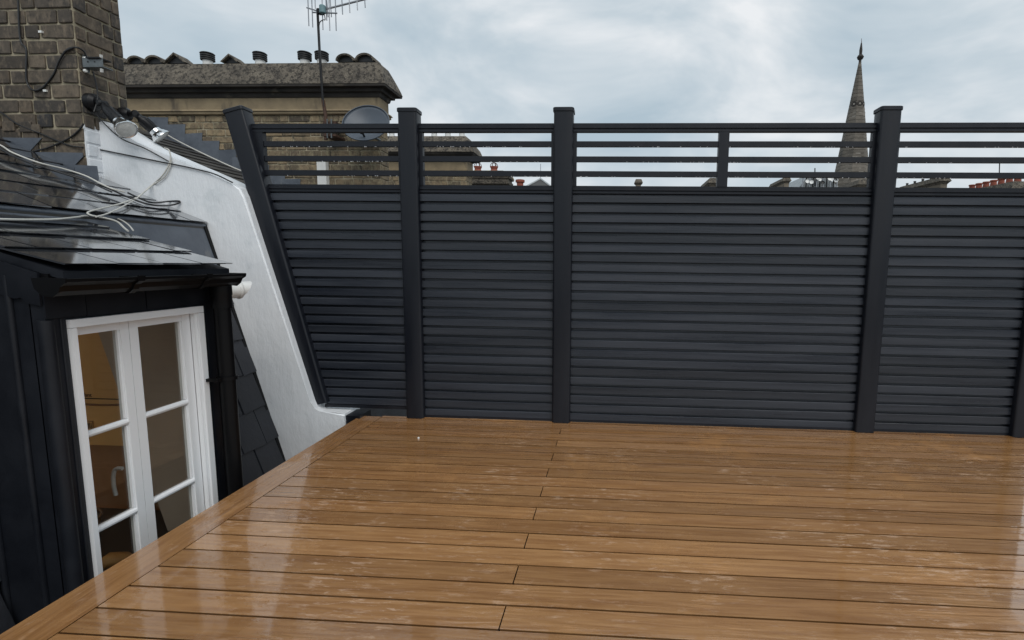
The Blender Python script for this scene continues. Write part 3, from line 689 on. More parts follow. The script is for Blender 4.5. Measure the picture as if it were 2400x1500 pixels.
tag(rings('timber_offcut', rs, 'timber', None, True), 'orange gnarled piece of timber lying behind the lowest left pane', 'timber')
pt = onZ(215, 1235, -.445)
jug = thing('jug', 'small dark jug standing on the worktop behind the glass', 'jug', (pt.x, pt.y, -.445))
lathe('body', [(0, .03), (.03, .045), (.09, .04), (.12, .028), (.15, .036)], jug.location, (0, 0, 1), 'brown', jug, 14)
tube('jug_handle', [jug.location+Vector((.036, 0, .13)), jug.location+Vector((.075, 0, .10)), jug.location+Vector((.042, 0, .05))], .006, 'brown', jug, curve=5)

# gutter with end caps and brackets, downpipe
gy0, gy1 = 1.800, 2.752
e0 = onY(82, 644, gy0); e1 = onY(186, 653, gy0)
gx0, gx1 = -2.165, -2.035
gz = 1.112
gp = [(gx0, gz), (gx0+.008, gz-.035), (gx0+.035, gz-.062), (gx0+.075, gz-.066), (gx0+.098, gz-.048), (gx0+.108, gz-.026), (gx1, gz-.012), (gx1+.002, gz)]
gut = thing('gutter', 'black plastic gutter under the dormer slates', 'gutter', (-2.1, 2.3, gz))
inner = [(x_+(.004 if x_ < -2.1 else -.004), z_+.004) for x_, z_ in gp][::-1]
inner[0] = (inner[0][0], gz+.001); inner[-1] = (inner[-1][0], gz+.001)
prism('trough', [(x_, gy0+.004, z_) for x_, z_ in gp+inner], (0, gy1-gy0-.008, 0), 'gutter', gut)
for yy in (gy0, gy1-.006): prism('end_cap', [(x_, yy, z_) for x_, z_ in [(gx0-.004, gz+.003)]+[(x_+(-.003 if i < 3 else .002), z_-.003) for i, (x_, z_) in enumerate(gp)]+[(gx1+.004, gz+.003)]], (0, .006, 0), 'gutter', gut)
for yy in (2.10, 2.48):
    prism('bracket', [(x_, yy, z_) for x_, z_ in [(gx0-.007, gz+.004)]+[(x_+(-.006 if i < 3 else .004), z_-.006) for i, (x_, z_) in enumerate(gp)]+[(gx1+.008, gz+.006), (gx1-.002, gz+.006), (gx1-.004, gz+.002), (gx0, gz+.002)]], (0, .028, 0), 'gutter', gut)
dp = thing('downpipe', 'black round downpipe falling from the gutter beside the white window', 'downpipe', (-2.13, 2.775, -1.1))
dc = Vector((-2.135, 2.688, 0))
lathe('pipe', [(-1.1, 0.041), (.93, 0.041)], dc, (0, 0, 1), 'gutter', dp, 20)
lathe('outlet', [(.925, .049), (.99, .049), (1.0, .052), (1.045, .052)], dc, (0, 0, 1), 'gutter', dp, 20)
for zc in (.535, -.62):
    cl = lathe('clip', [(zc-.010, .047), (zc-.010, .0515), (zc+.010, .0515), (zc+.010, .047)], dc, (0, 0, 1), 'gutter', dp, 20)
    box('lug', (dc.x-.012, dc.y-.085, zc-.009), (dc.x+.012, dc.y-.045, zc+.009), 'gutter', cl, bevel=.004)
    box('lug', (XW+.002, dc.y-.08, zc-.008), (dc.x-.012, dc.y-.055, zc+.008), 'gutter', cl)

# flue terminal poking out behind the downpipe
FYY = 3.02
fl = thing('flue_terminal', 'white plastic flue terminal sticking out past the black downpipe', 'flue', onY(545, 680, FYY))
fa = onY(528, 681, FYY); fb = onY(586, 677, FYY+.13); fax = (fb-fa).normalized()
Lf = (fb-fa).length
lathe('pipe', [(-.5, .052), (Lf*.46, .052)], fa, fax, 'plastic', fl, 24)
lathe('collar', [(Lf*.44, .0545), (Lf*.47, .0575), (Lf*.55, .0575), (Lf*.58, .0545)], fa, fax, 'plastic', fl, 24)
# scooped end: a cylinder cut on the slant and hollow
bm = bmesh.new(); q = Vector((0, 0, 1)).rotation_difference(fax); n = 24; ro, ri = .049, .044
O = []; I = []; O0 = []
for k in range(n):
    a = 2*math.pi*k/n; dr_ = q @ Vector((math.cos(a), math.sin(a), 0)); cut = Lf*(.80+.24*dr_.z)
    O0.append(bm.verts.new(fa+fax*(Lf*.56)+dr_*ro)); O.append(bm.verts.new(fa+fax*cut+dr_*ro)); I.append(bm.verts.new(fa+fax*cut+dr_*ri))
I0 = [bm.verts.new(fa+fax*(Lf*.57)+(v.co-fa-fax*(v.co-fa).dot(fax))) for v in I]
for k in range(n):
    j = (k+1) % n
    bm.faces.new((O0[k], O0[j], O[j], O[k])); bm.faces.new((O[k], O[j], I[j], I[k])); bm.faces.new((I[k], I[j], I0[j], I0[k]))
bm.faces.new(I0)
sc2 = finish('scoop', bm, 'plastic', fl, True); sharp(sc2)
box('clip_screw', (fa.x+fax.x*Lf*.40-.012, fa.y-.058, fa.z-.066), (fa.x+fax.x*Lf*.40+.03, fa.y-.03, fa.z-.046), 'plastic', fl, bevel=.004)

# ================================================================== NEAR CHIMNEY
ch = thing('chimney_stack', 'sooty brick chimney with floodlights, cables and lead flashing at its foot', 'chimney', (CHX-.7, CHY+.18, 1.7))
CZ0, CZ1 = 1.50, 3.56
CHL = 1.5
box('mortar_core', (CHX-CHL, CHY+.004, 1.3), (CHX-.004, CHY+CHD, CZ1), 'mortar', ch)
COURSE = 0.0985
wtest = lambda c: c[2] < 2.135
brick_face(ch, 'brick', 'x', CHX, CHL, -1, CHY, -1, CZ0, CZ1, COURSE, .245, .122, .0145, 0, test=lambda c: c[2] > zr(c[0])-.12)
brick_face(ch, 'brick', 'y', CHY+.002, CHD-.004, 1, CHX, 1, CZ0, CZ1, COURSE, .186, .084, .013, 1, white=lambda c: c[2] < 2.13 or (c[2] < 2.2 and c[1] > CHY+.12 and False))
rings('oversailing_cap', [rect(CHX-CHL-.05, CHX+.05, CHY-.05, CHY+CHD+.05, CZ1), rect(CHX-CHL-.05, CHX+.05, CHY-.05, CHY+CHD+.05, CZ1+.1), rect(CHX-CHL, CHX, CHY, CHY+CHD, CZ1+.18)], 'stone', ch)
# white render skirt on the side of the chimney
box('white_skirt', (CHX-.010, CHY+.0012, 1.70), (CHX-.0005, YP, 2.12), 'white', ch)
# lead flashing, stepped
def plate(pts, Y, th, M, parent, name='flashing'):
    return prism(name, [onY(u, v, Y) for u, v in pts], (0, th, 0), M, parent, bevel=.002)
plate([(-420, 214), (-160, 218), (-185, 268), (-100, 268), (-30, 300), (-30, 330), (-420, 330)], CHY-.012, .006, 'lead', ch)
plate([(-40, 322), (98, 323), (72, 352), (60, 372), (-60, 372)], CHY-.014, .006, 'lead', ch)
plate([(20, 355), (193, 358), (193, 368), (176, 386), (168, 418), (24, 372)], CHY-.016, .006, 'lead', ch)
plate([(174, 386), (226, 389), (231, 424), (176, 415)], CHY-.017, .006, 'lead', ch)
# rubble of old mortar above the lead
for u, v, w_, h_ in ((-10, 300, 28, 16), (24, 296, 30, 22), (64, 298, 30, 24), (88, 302, 22, 18)):
    c = onY(u, v, CHY-.004); put_brick(ch, 'brick', c, w_*CHY/F, h_*CHY/F, .03, 'x', 0)
# two white clips in the joints
for u, v in ((96, 75), (107, 213)):
    c = onY(u, v, CHY-.012); box('cable_clip', (c.x-.012, CHY-.02, c.z-.007), (c.x+.012, CHY+.005, c.z+.007), 'bolt', ch, bevel=.002)

# galvanised bracket bolted to the chimney side
XB = CHX+.008
brk = thing('mast_bracket', 'dark steel mast bracket bolted to the side of the near chimney', 'bracket', onX(205, 155, XB))
ba, bb = onX(193, 128, XB), onX(208, 172, XB)
box('back_plate', (XB, ba.y, bb.z), (XB+.008, bb.y, ba.z), 'galv', brk, bevel=.002)
q1 = onX(207, 148, XB+.006)
box('arm', (XB+.009, q1.y-.045, q1.z-.042), (XB+.155, q1.y-.038, q1.z+.02), 'galv', brk, bevel=.002)
box('arm_flange', (XB+.009, q1.y-.038, q1.z-.042), (XB+.155, q1.y+.03, q1.z-.036), 'galv', brk, bevel=.001)
box('arm_flange', (XB+.05, q1.y-.06, q1.z+.012), (XB+.15, q1.y+.03, q1.z+.020), 'lampblack', brk, bevel=.001)
for u, v in ((197, 137), (198, 166)):
    c = onX(u, v, XB+.008); lathe('bolt', [(0, .012), (.012, .012), (.016, .007)], c, (1, 0, 0), 'bolt', brk, 10)
for dx_, dz_ in ((.145, .028), (.14, -.065)):
    lathe('bolt', [(0, .009), (.022, .009)], Vector((XB+dx_, q1.y-.04, q1.z+dz_-.01)), (.3, -.2, 1), 'bolt', brk, 8)
for dx_ in (.05, .10): lathe('hole', [(0, .006), (.0015, .006)], Vector((XB+dx_, q1.y-.0465, q1.z-.008)), (0, 1, 0), 'potdark', brk, 8)

# twin floodlights
def flood(name, base_px, bx, elbow, head, lensc, rb, label, Yh):
    bp_ = onX(*base_px, CHX+.012) if bx is None else onX(*base_px, bx)
    t = thing(name, label, 'floodlight', bp_, 'spot lamps on the near chimney')
    lathe('base', [(-.008, rb), (.030, rb*.95), (.052, rb*.6)], bp_, (1, 0, 0), 'lampblack', t, 20)
    y = bp_.y
    ep = onY(*elbow, y-.035)
    tube('arm', [bp_+Vector((.03, 0, 0)), (bp_+Vector((.05, -.005, 0))).lerp(ep, .5), ep], .020, 'lampblack', t, n=12)
    hp = onY(*head, y-.06); lp = onY(*lensc, y+Yh); ax = (lp-ep).normalized(); Ln = (lp-ep).length
    lathe('elbow_knuckle', [(-.030, .016), (-.024, .024), (.022, .024), (.030, .016)], ep, ax.cross(Vector((0, 0, 1))).normalized(), 'lampblack', t, 14)
    body = lathe('lamp_body', [(0.0, .020), (Ln*.16, .023), (Ln*.24, .034), (Ln*.30, .036), (Ln*.66, .041), (Ln*.68, .039)], ep, ax, 'lampblack', t, 24)
    sv_ = ax.cross(Vector((0, 0, 1))).normalized(); up_ = sv_.cross(ax)
    for k in range(10):
        a = 2*math.pi*k/10; d_ = sv_*math.cos(a)+up_*math.sin(a)
        tube('fin', [ep+ax*Ln*.30+d_*.0365, ep+ax*Ln*.55+d_*.0395], .0032, 'lampblack', body, n=5)
    lathe('reflector', [(Ln*.66, .036), (Ln*.72, .040), (Ln*.80, .043), (Ln*.84, .053), (Ln*.96, .067), (Ln*.99, .069), (Ln*1.0, .066), (Ln*.985, .059)], ep, ax, 'chrome', t, 28)
    lathe('lens', [(Ln*.965, .062), (Ln*.985, .060), (Ln*1.01, .045), (Ln*1.02, .018)], ep, ax, 'lens', t, 28)
flood('floodlight', (214, 240), None, (240, 243), (268, 275), (297, 305), .062, 'black spot lamp with silver reflector turned to the deck, on the chimney side', -.10)
flood('floodlight', (290, 268), CHX+.012, (318, 267), (342, 295), (380, 322), .050, 'black spot lamp with silver reflector in profile, beside the chimney corner', .05)

# ================================================================== CABLES
def cable(name, px, plane, r, M, label, cat='cable', curve=6, extra=None, grp=None):
    pts = [plane(u, v) if len(t) == 0 else t[0](u, v) for (u, v, *t) in px]
    return tag(tube(name, pts, r, M, None, 7, True, curve), label, cat, grp)
roofn = nv; roofp = Vector((KX, 0, KZ))+nv*.040
def roof_or_wall(u, v, lift=0.0):
    q = onP(u, v, roofp+nv*lift, roofn); return q if q.y < YP-.014 else onY(u, v, YP-.014)
PR = lambda u, v: roof_or_wall(u, v)                      # just above the upper slates
PRh = lambda u, v: roof_or_wall(u, v, .015)
PW = lambda u, v: onY(u, v, YP-.012)                           # on the face of the white parapet
PC = lambda u, v: onY(u, v, CHY-.016)                          # on the front of the chimney
PS = lambda u, v: onX(u, v, CHX+.022)                          # on its side
dpn = dnv; dpp = Vector((RX0, 0, ZE))+dnv*.036
PD = lambda u, v: onP(u, v, dpp, dpn)                          # on the dormer slates
cable('cable', [(42, -40), (45, 60), (50, 100), (62, 118), (62, 185), (75, 210), (98, 207), (125, 175), (140, 140), (158, 116), (176, 111)], PC, .006, 'cableb', 'black cable looping down the front of the near chimney')
cable('cable', [(150, 122, PC), (176, 111, PC), (196, 120, PS), (204, 138, PS)], PC, .006, 'cableb', 'black cable bending round the chimney corner to the bracket')
cable('cable', [(218, 168), (227, 205), (228, 235), (220, 262)], lambda u, v: onX(u, v, CHX+.075), .0045, 'cableb', 'thin cable hanging from the bracket past the spot lamp')
cable('cable', [(-60, 236, PC), (0, 262, PC), (40, 290, PC), (100, 315, PC), (160, 340, PC), (192, 345, PC), (215, 347, PW), (270, 358, PW), (320, 368, PW), (380, 380, PW), (440, 392, PW), (500, 407, PW), (545, 428, PW)], PC, .005, 'cableb', 'black cable running across the chimney foot and the white parapet')
cable('cable', [(220, 262, PS), (245, 290, lambda u, v: onY(u, v, YP-.02)), (285, 325, PW), (340, 348, PW), (395, 378, PW)], PW, .004, 'cableb', 'thin grey lamp cable crossing down the white parapet')
cable('cable', [(196, 290, PC), (185, 305, PC), (160, 325, PC), (110, 347, PC), (60, 358, PC), (25, 357, PC), (5, 345, PC), (-40, 325, PC)], PC, .006, 'cableb', 'thick black cable sagging in front of the lead flashing')
wl = [(-60, 318), (0, 340), (30, 358), (90, 381), (150, 396), (200, 412), (235, 430), (262, 442), (292, 450)]
cable('cable', wl, PRh, .0052, 'cablew', 'white cable lying along the slates towards the parapet')
cable('cable', [(u, v+8) for u, v in wl[:-1]], PR, .005, 'cableb', 'black cable beside the white one on the slates', curve=6)
cable('cable', [(-60, 330), (0, 350), (60, 378), (150, 407), (240, 436), (300, 462), (345, 478), (380, 482), (405, 480), (420, 475), (418, 471), (395, 472), (360, 475), (335, 468), (300, 452)], PR, .006, 'cableb', 'black cable ending in a doubled loop at the foot of the parapet')
cable('cable', [(385, 347, PW), (396, 352, PW), (400, 370, PW), (395, 388, PW), (380, 412, PW), (355, 435, PW), (325, 460, PR), (290, 475, PR), (240, 488, PR), (212, 495, PR), (205, 500, PR), (215, 505, PR), (230, 508, PR)], PW, .0046, 'cablew', 'white cable hanging over the white parapet and curling on the roof edge')
cable('cable', [(402, 375, PW), (398, 392, PW), (388, 412, PW), (368, 428, PW), (350, 438, PW), (322, 464, PR), (295, 480, PR), (270, 493, PR), (245, 503, PR), (225, 508, PR)], PW, .0042, 'cablew', 'second white cable twisted with the one over the parapet')
edge = lambda u, v: onX(u, v, KX+.055)
cable('cable', [(-80, 512), (0, 514), (60, 515), (130, 514), (180, 509), (200, 506), (225, 508), (250, 512), (275, 520), (292, 535), (300, 541)], PD, .0055, 'cablew', 'white cable slung along the lower edge of the upper roof')
cable('cable', [(225, 508), (255, 509), (280, 514), (300, 526), (312, 540)], PD, .0042, 'cablew', 'white cable tail dropping behind the dormer slates')
c_ = onX(226, 503, KX+.052); tag(box('cable_tie', (c_.x-.004, c_.y-.006, c_.z-.025), (c_.x+.006, c_.y+.006, c_.z+.018), 'cableb'), 'black cable tie holding the white cables at the roof edge', 'cable tie')

# ================================================================== NEIGHBOUR HOUSE AND ITS LONG STACK
YS = 7.65
nb = thing('house', 'neighbouring house with dull slate roof behind the white parapet', 'house', (-6, 6, GZ))
NY0, NY1 = YPB+.004, 10.4
nro = prism('roof', [(KX, NY0, zr(KX)-.05), (-8.6, NY0, zr(-8.6)-.05), (-8.6, NY0, zr(-8.6)-.25), (KX, NY0, zr(KX)-.2)], (0, NY1-NY0, 0), 'slate2', nb)
prism('rear_slope', [(-8.6, NY0, zr(-8.6)-.05), (-12, NY0, zr(-8.6)-1.4), (-12, NY0, zr(-8.6)-1.6), (-8.6, NY0, zr(-8.6)-.25)], (0, NY1-NY0, 0), 'slate2', nb)
prism('mansard_slope', [(MX0+S_M*-1.2, NY0, -1.2), (KX, NY0, KZ-.03), (KX-.1, NY0, KZ-.03), (MX0-.12+S_M*-1.2, NY0, -1.2)], (0, NY1-NY0, 0), 'blackslate', nb)
box('wall', (-11.8, NY0, GZ), (MX0+S_M*-1.2-.02, NY1, -1.2), 'farwall', nb)
slates(nro, 'slate2', (KX+.02, NY0, zr(KX+.02)-.045), (0, 1, 0), uv, nv, YS-NY0, 17, 0.24, 0.42, 0.36, 0.010, jit=.01)
# pale cable and lead along the parapet on the neighbour side
PN = lambda u, v: onP(u, v, Vector((KX, 0, KZ))+nv*.03, nv)
cable('cable', [(385, 312), (420, 332), (480, 362), (545, 392), (570, 402)], PN, .010, 'cablew', 'pale cable running down the neighbouring slates behind the parapet')

st = thing('chimney_stack', 'long brick chimney stack with sooty stone cornice, cowls and half round covers', 'chimney', (-5.8, YS+.3, 2))
SXR = onY(893, 400, YS).x; SXL = -9.2; SYB = YS+.27
zb_top = onY(600, 270, YS).z
box('mortar_core', (SXL, YS+.004, 0.8), (SXR-.004, SYB, zb_top), 'mortar', st)
SC = 0.1010
brick_face(st, 'brick2', 'x', SXR, SXR-SXL, -1, YS, -1, zb_top-SC*12, zb_top, SC, .30, .150, .017, 0, test=lambda c: c[2] > max(zr(c[0])-.02, 2.15))
brick_face(st, 'brick2', 'y', YS+.002, SYB-YS-.004, 1, SXR, 1, zb_top-SC*12, zb_top, SC, .22, .10, .014, 1, test=lambda c: c[2] > 2.15)
def ringz(z, p): return rect(SXL-p, SXR+p, YS-p, SYB+p, z)
z_f0, z_f1 = onY(600, 257, YS-.03).z, onY(600, 229, YS-.03).z
rings('string_course', [ringz(zb_top, .03), ringz(zb_top+.012, .045), ringz(zb_top+.05, .045), ringz(zb_top+.055, .02), ringz(z_f0-.03, .02), ringz(z_f0-.025, .065), ringz(z_f0, .05)], 'frieze', st)
rings('frieze', [ringz(z_f0+.001, .018), ringz(z_f1, .018)], 'frieze', st)
zl = onY(600, 197, YS-.17).z; zt_ = onY(600, 147, YS-.06).z
rings('cornice', [ringz(z_f1+.001, .03), ringz(z_f1+.02, .04), ringz(z_f1+.06, .05), ringz(z_f1+.065, .09), ringz(z_f1+.11, .10), ringz(z_f1+.125, .13), ringz(zl-.035, .155), ringz(zl-.03, .17), ringz(zl, .175)], 'soot', st)
cap_ = []
for k in range(7):
    t = k/6; cap_.append(ringz(zl+.001+(zt_-zl)*t, .18-.15*(t**1.15)))
cp = rings('weathered_cap', cap_+[ringz(zt_+.02, -.02)], 'stone', st)
ZC = zt_+.045
def arch(u0, u1, tri=False):
    a = onY(u0, 150, YS+.02).x; b = onY(u1, 150, YS+.02).x; w = (b-a)/2; c = (a+b)/2; n = 2 if tri else 12
    hgt = w*(.72 if not tri else .80)
    O = [(c-w*math.cos(math.pi*k/n), ZC+hgt*math.sin(math.pi*k/n)) for k in range(n+1)]
    I = [(c-(w-.022)*math.cos(math.pi*k/n), ZC-.004+(hgt-.022)*math.sin(math.pi*k/n)) for k in range(n+1)]
    o = prism('flue_cover', [(x_, YS-.0, z_) for x_, z_ in O+I[::-1]], (0, .26, 0), 'stone', st)
    prism('dark_opening', [(x_, YS+.05, z_) for x_, z_ in I], (0, .03, 0), 'potdark', o)
for a, b, t in ((298, 338, 0), (340, 382, 0), (385, 436, 1), (518, 560, 1), (788, 831, 0), (833, 878, 0), (256, 296, 0), (214, 254, 0)): arch(a, b, t)
for u, big in ((485, 1.08), (608, 1), (713, 1), (753, 1)):
    c = onY(u, 146, YS+.10); r0 = .095
    pv = lathe('vent_pot', [(0, .068), (.055*big+.06, .068)], Vector((c.x, YS+.12, ZC-.05)), (0, 0, 1), 'plastic', st, 16)
    z0 = .050*big
    for k in range(3): lathe('cowl_ring', [(z0+.028*k, r0*.9), (z0+.028*k+.004, r0), (z0+.028*k+.02, r0), (z0+.028*k+.024, r0*.9)], Vector((c.x, YS+.12, ZC)), (0, 0, 1), 'potdark', pv, 18)
    lathe('cowl_lid', [(z0+.082, r0*.92), (z0+.096, r0*1.05), (z0+.108, r0*.9), (z0+.116, r0*.3)], Vector((c.x, YS+.12, ZC)), (0, 0, 1), 'potdark', pv, 18)
# lead where the roof meets the stack
for k, (ux, uy) in enumerate(((350, 276), (390, 292), (430, 312), (470, 331), (510, 351), (548, 370), (586, 388), (624, 404), (660, 420))):
    yk = YS-.016-.0012*(k % 2)
    prism('stepped_flashing', [onY(u, v, yk) for u, v in ((ux-4, uy-2+(k*7) % 5), (ux+44, uy-1), (ux+41, uy+70), (ux-4, uy+70))], (0, .005, 0), 'lead', st)
# short pale pipe on the stack face
pz = onY(755, 372, YS-.06)
wpip = thing('vent_pipe', 'pale square pipe on the brick face of the long stack', 'pipe', (pz.x, YS-.06, 1.5))
box('pipe', (pz.x-.068, YS-.095, 1.2), (pz.x+.068, YS-.012, pz.z), 'plastic', wpip, bevel=.01)

# television aerial on its mast
YA = YS-.235
aer = thing('television_aerial', 'rusty mast with many-rodded television aerial fixed to the long stack', 'aerial', onY(764, 325, YA))
mb = onY(764, 328, YA); mk = onY(757, 240, YA); mtp = onY(744, 22, YA)
tube('mast', [mb, onY(763, 270, YA), onY(757, 235, YA)], .024, 'rust', aer, 12)
tube('mast', [onY(757, 240, YA), onY(749, 120, YA), mtp], .017, 'lampblack', aer, 12)
for v in (287, 316):
    c = onY(764, v, YA)
    cl_ = box('wall_bracket', (c.x-.03, YA-.03, c.z-.025), (c.x+.16, YS-.004, c.z+.005), 'rust', aer, bevel=.006)
    for dx in (.045, .105): lathe('u_bolt', [(0, .010), (.09, .010)], Vector((c.x+dx, YA-.045, c.z-.055)), (0, 0, 1), 'galv', cl_, 8)
hub = onY(751, 25, YA-.04)
box('clamp', (hub.x-.05, YA-.05, hub.z-.03), (hub.x+.02, YA+.03, hub.z+.03), 'lampblack', aer, bevel=.008)
lathe('junction_box', [(-.055, .030), (-.045, .042), (.045, .042), (.055, .030)], onY(756, 22, YA-.07), (0, 0, 1), 'teal', aer, 14)
bA, bB = onY(757, 23, YA-.02), onY(872, -6, YA-.02)
tube('boom', [bA, bB], .013, 'alu', aer)
tube('boom', [onY(719, 18, YA+.05), onY(745, 26, YA)], .010, 'alu', aer); tube('boom', [onY(733, 29, YA), onY(790, 31, YA-.05)], .010, 'alu', aer)
for u, ve, vt in ((724, 61, -40), (733, 64, -45), (757, 70, -55), (766, 48, -40), (769, 40, -10), (773, 72, -60), (777, 40, -10), (788, 72, -60), (803, 34, -44), (820, 30, -44), (838, 24, -44), (856, 18, -44)):
    tube('rod', [onY(u-4, vt, YA-.03), onY(u, ve, YA-.03)], .0072, 'alu', aer, 6)
for u, ve in ((740, -55),):
    tube('rod', [onY(u-1, 20, YA+.02), onY(u-4, ve, YA+.02)], .0072, 'alu', aer, 6)
tube('lead_wire', [onY(759, 30, YA-.07), onY(762, 46, YA-.07), onY(756, 47, YA-.05), onY(748, 60, YA-.03), onY(750, 120, YA-.025), onY(759, 250, YA-.03)], .006, 'cableb', aer, curve=5)

# satellite dish on the corner of the stack
dcn = onY(860, 294, YS-.35)
dish = thing('satellite_dish', 'blue grey satellite dish in front of the long stack behind the bars', 'satellite dish', (dcn.x, YS-.2, dcn.z-.25))
da = Vector((.10, -.86, .50)).normalized(); rxd = 52*(YS-.35)/F
q = Vector((0, 0, 1)).rotation_difference(da); rs = []
for k in range(9):
    t = k/8; rs.append([dcn+q @ Vector((rxd*t*math.cos(a), rxd*t*math.sin(a), .10*t*t-.05)) if k else dcn+q @ Vector((.002*math.cos(a), .002*math.sin(a), -.05)) for a in [2*math.pi*j/36 for j in range(36)]])
back = [[p-da*.012 for p in r] for r in rs[::-1]]
rings('reflector', rs+back, 'dish', dish, True)
tube('rim', [dcn+q @ Vector((rxd*math.cos(2*math.pi*j/36), rxd*math.sin(2*math.pi*j/36), .05)) for j in range(37)], .010, 'dish', dish, 6)
a0 = onY(862, 335, YS-.30); a1 = onY(846, 305, YS-.55)
tube('lnb_arm', [a0, onY(853, 318, YS-.45), a1], .014, 'lampblack', dish, 8)
lathe('lnb', [(-.05, .022), (0, .028), (.05, .024)], a1, (-.2, .7, -.5), 'lampblack', dish, 12)
tube('mount', [dcn-da*.06, Vector((dcn.x+.02, YS-.14, dcn.z-.12)), Vector((dcn.x+.02, YS-.005, dcn.z-.12))], .020, 'galv', dish, 8)

# ================================================================== FARTHER ROOFS
def simple_stack(name, label, xl, xr, yf, yb, ztop, lip, bricks=None, M='farwall', grp=None, zlow=GZ, capM='stone', hipx=.6):
    """brick shaft, cornice and hipped stone cap"""
    t = thing(name, label, 'chimney', ((xl+xr)/2, (yf+yb)/2, zlow), grp)
    def rz(z, p): return rect(xl-p, xr+p, yf-p, yb+p, z)
    hcap = min(.32, lip*1.35)
    box('shaft', (xl, yf, zlow), (xr, yb, ztop-hcap-lip*1.2), M, t)
    zc = ztop-hcap
    rings('cornice', [rz(zc-lip*1.2, .02), rz(zc-lip*.8, lip*.25), rz(zc-lip*.4, lip*.5), rz(zc-.04, lip*.85), rz(zc, lip)], 'soot', t)
    rings('cap', [rz(zc+.001, lip*1.02), rz(zc+hcap*.5, lip*.6), rz(ztop, lip*.05)], capM, t)
    return t
# second stack, same terrace
Y2 = 12.3
x2l, x2r = onY(872, 420, Y2).x, onY(1093, 420, Y2).x
s2 = thing('chimney_stack', 'second brick stack with a row of pots seen between the fence bars', 'chimney', (x2l+1, Y2+.3, GZ))
def r2z(z, p): return rect(x2l-p, x2r+p, Y2-p, Y2+.5+p, z)
zz = lambda v, Y: onY(1050, v, Y).z
zbr = zz(404, Y2)
box('mortar_core', (x2l, Y2+.004, GZ), (x2r-.004, Y2+.5, zbr), 'mortar', s2)
brick_face(s2, 'brick2', 'x', x2r, x2r-x2l, -1, Y2, -1, zbr-.101*6, zbr, .101, .30, .15, .016)
brick_face(s2, 'brick2', 'y', Y2+.002, .49, 1, x2r, 1, zbr-.101*6, zbr, .101, .26, .12, .016, 1)
rings('frieze', [r2z(zbr+.001, .06), r2z(zbr+.05, .07), r2z(zbr+.055, .02), r2z(zz(374, Y2), .02)], 'frieze', s2)
zl2 = zz(356, Y2-.2)
rings('cornice', [r2z(zz(374, Y2)+.001, .04), r2z(zz(370, Y2), .07), r2z(zl2-.10, .14), r2z(zl2-.05, .2), r2z(zl2, .235)], 'soot', s2)
zt2 = zz(319, Y2)
rings('cap', [r2z(zl2+.001, .24), r2z(zl2+(zt2-zl2)*.45, .17), r2z(zt2, .0)], 'stone', s2)
for u in (917, 951, 984, 1017, 1049, 1082):
    c = onY(u, 319, Y2+.22)
    p_ = lathe('pot', [(0, .075), (.02, .075), (.14, .062), (.15, .075)], Vector((c.x, Y2+.25, zt2)), (0, 0, 1), 'plastic', s2, 14)
    lathe('cowl', [(.15, .07), (.155, .105), (.23, .105), (.25, .05)], Vector((c.x, Y2+.25, zt2)), (0, 0, 1), 'potdark', p_, 14)
# third stack with two basket cowls
Y3 = 19.0
x3l, x3r = onY(1060, 430, Y3).x, onY(1185, 430, Y3).x; zt3 = onY(1150, 398, Y3).z
s3 = thing('chimney_stack', 'low stone stack with two terracotta pots in wire baskets and yellow lichen', 'chimney', (x3l+1, Y3+.3, GZ))
def r3z(z, p): return rect(x3l-p, x3r+p, Y3-p, Y3+.6+p, z)
box('shaft', (x3l, Y3, GZ), (x3r, Y3+.6, zt3-.55), 'soot', s3)
rings('cornice', [r3z(zt3-.55, .0), r3z(zt3-.50, .12), r3z(zt3-.40, .14), r3z(zt3-.38, .10), r3z(zt3-.32, .10), r3z(zt3-.30, .16), r3z(zt3-.24, .17)], 'stone', s3)
rings('cap', [r3z(zt3-.239, .175), r3z(zt3-.12, .12), r3z(zt3, -.12)], 'lichen', s3)
for u in (1120, 1158):
    c = onY(u, 396, Y3+.25); c.z = zt3-.02
    pt_ = lathe('pot', [(0, .13), (.05, .13), (.08, .11), (.16, .15), (.18, .15)], c, (0, 0, 1), 'terracotta', s3, 16)
    for k in range(3):
        a = math.pi*k/3+.3
        tube('basket_wire', [c+Vector((.14*math.cos(a)*math.cos(b), .14*math.sin(a)*math.cos(b), .17+.15*math.sin(b))) for b in [math.pi*j/10 for j in range(11)]], .012, 'rust', pt_, 5)
# red pot, pyramid roof with pale hips
Y4 = 34
c = onY(1219, 436, Y4); rp = thing('chimney_pot', 'single red chimney pot beside the small pyramid roof', 'chimney pot', (c.x, Y4, GZ))
box('shaft', (c.x-.35, Y4-.35, GZ), (c.x+.35, Y4+.35, c.z-.1), 'farwall', rp)
lathe('pot', [(-.1, .20), (.20, .22), (.24, .30), (.38, .30), (.40, .24)], c, (0, 0, 1), 'terracotta', rp, 14)
Y5 = 42
ap_ = onY(1261, 413, Y5); w5 = (onY(1300, 434, Y5).x-onY(1222, 434, Y5).x)/2*1.06; zb5 = onY(1261, 436, Y5).z-.3
py = thing('turret_roof', 'small grey pyramid roof with pale hips beyond the fence', 'roof', (ap_.x, Y5+w5, GZ))
cx5, cy5 = ap_.x, Y5+w5
rings('wall', [rect(cx5-w5*.9, cx5+w5*.9, cy5-w5*.9, cy5+w5*.9, GZ), rect(cx5-w5*.9, cx5+w5*.9, cy5-w5*.9, cy5+w5*.9, zb5)], 'farwall', py)
rings('roof', [rect(cx5-w5, cx5+w5, cy5-w5, cy5+w5, zb5), rect(cx5-.02, cx5+.02, cy5-.02, cy5+.02, ap_.z)], 'slate2', py)
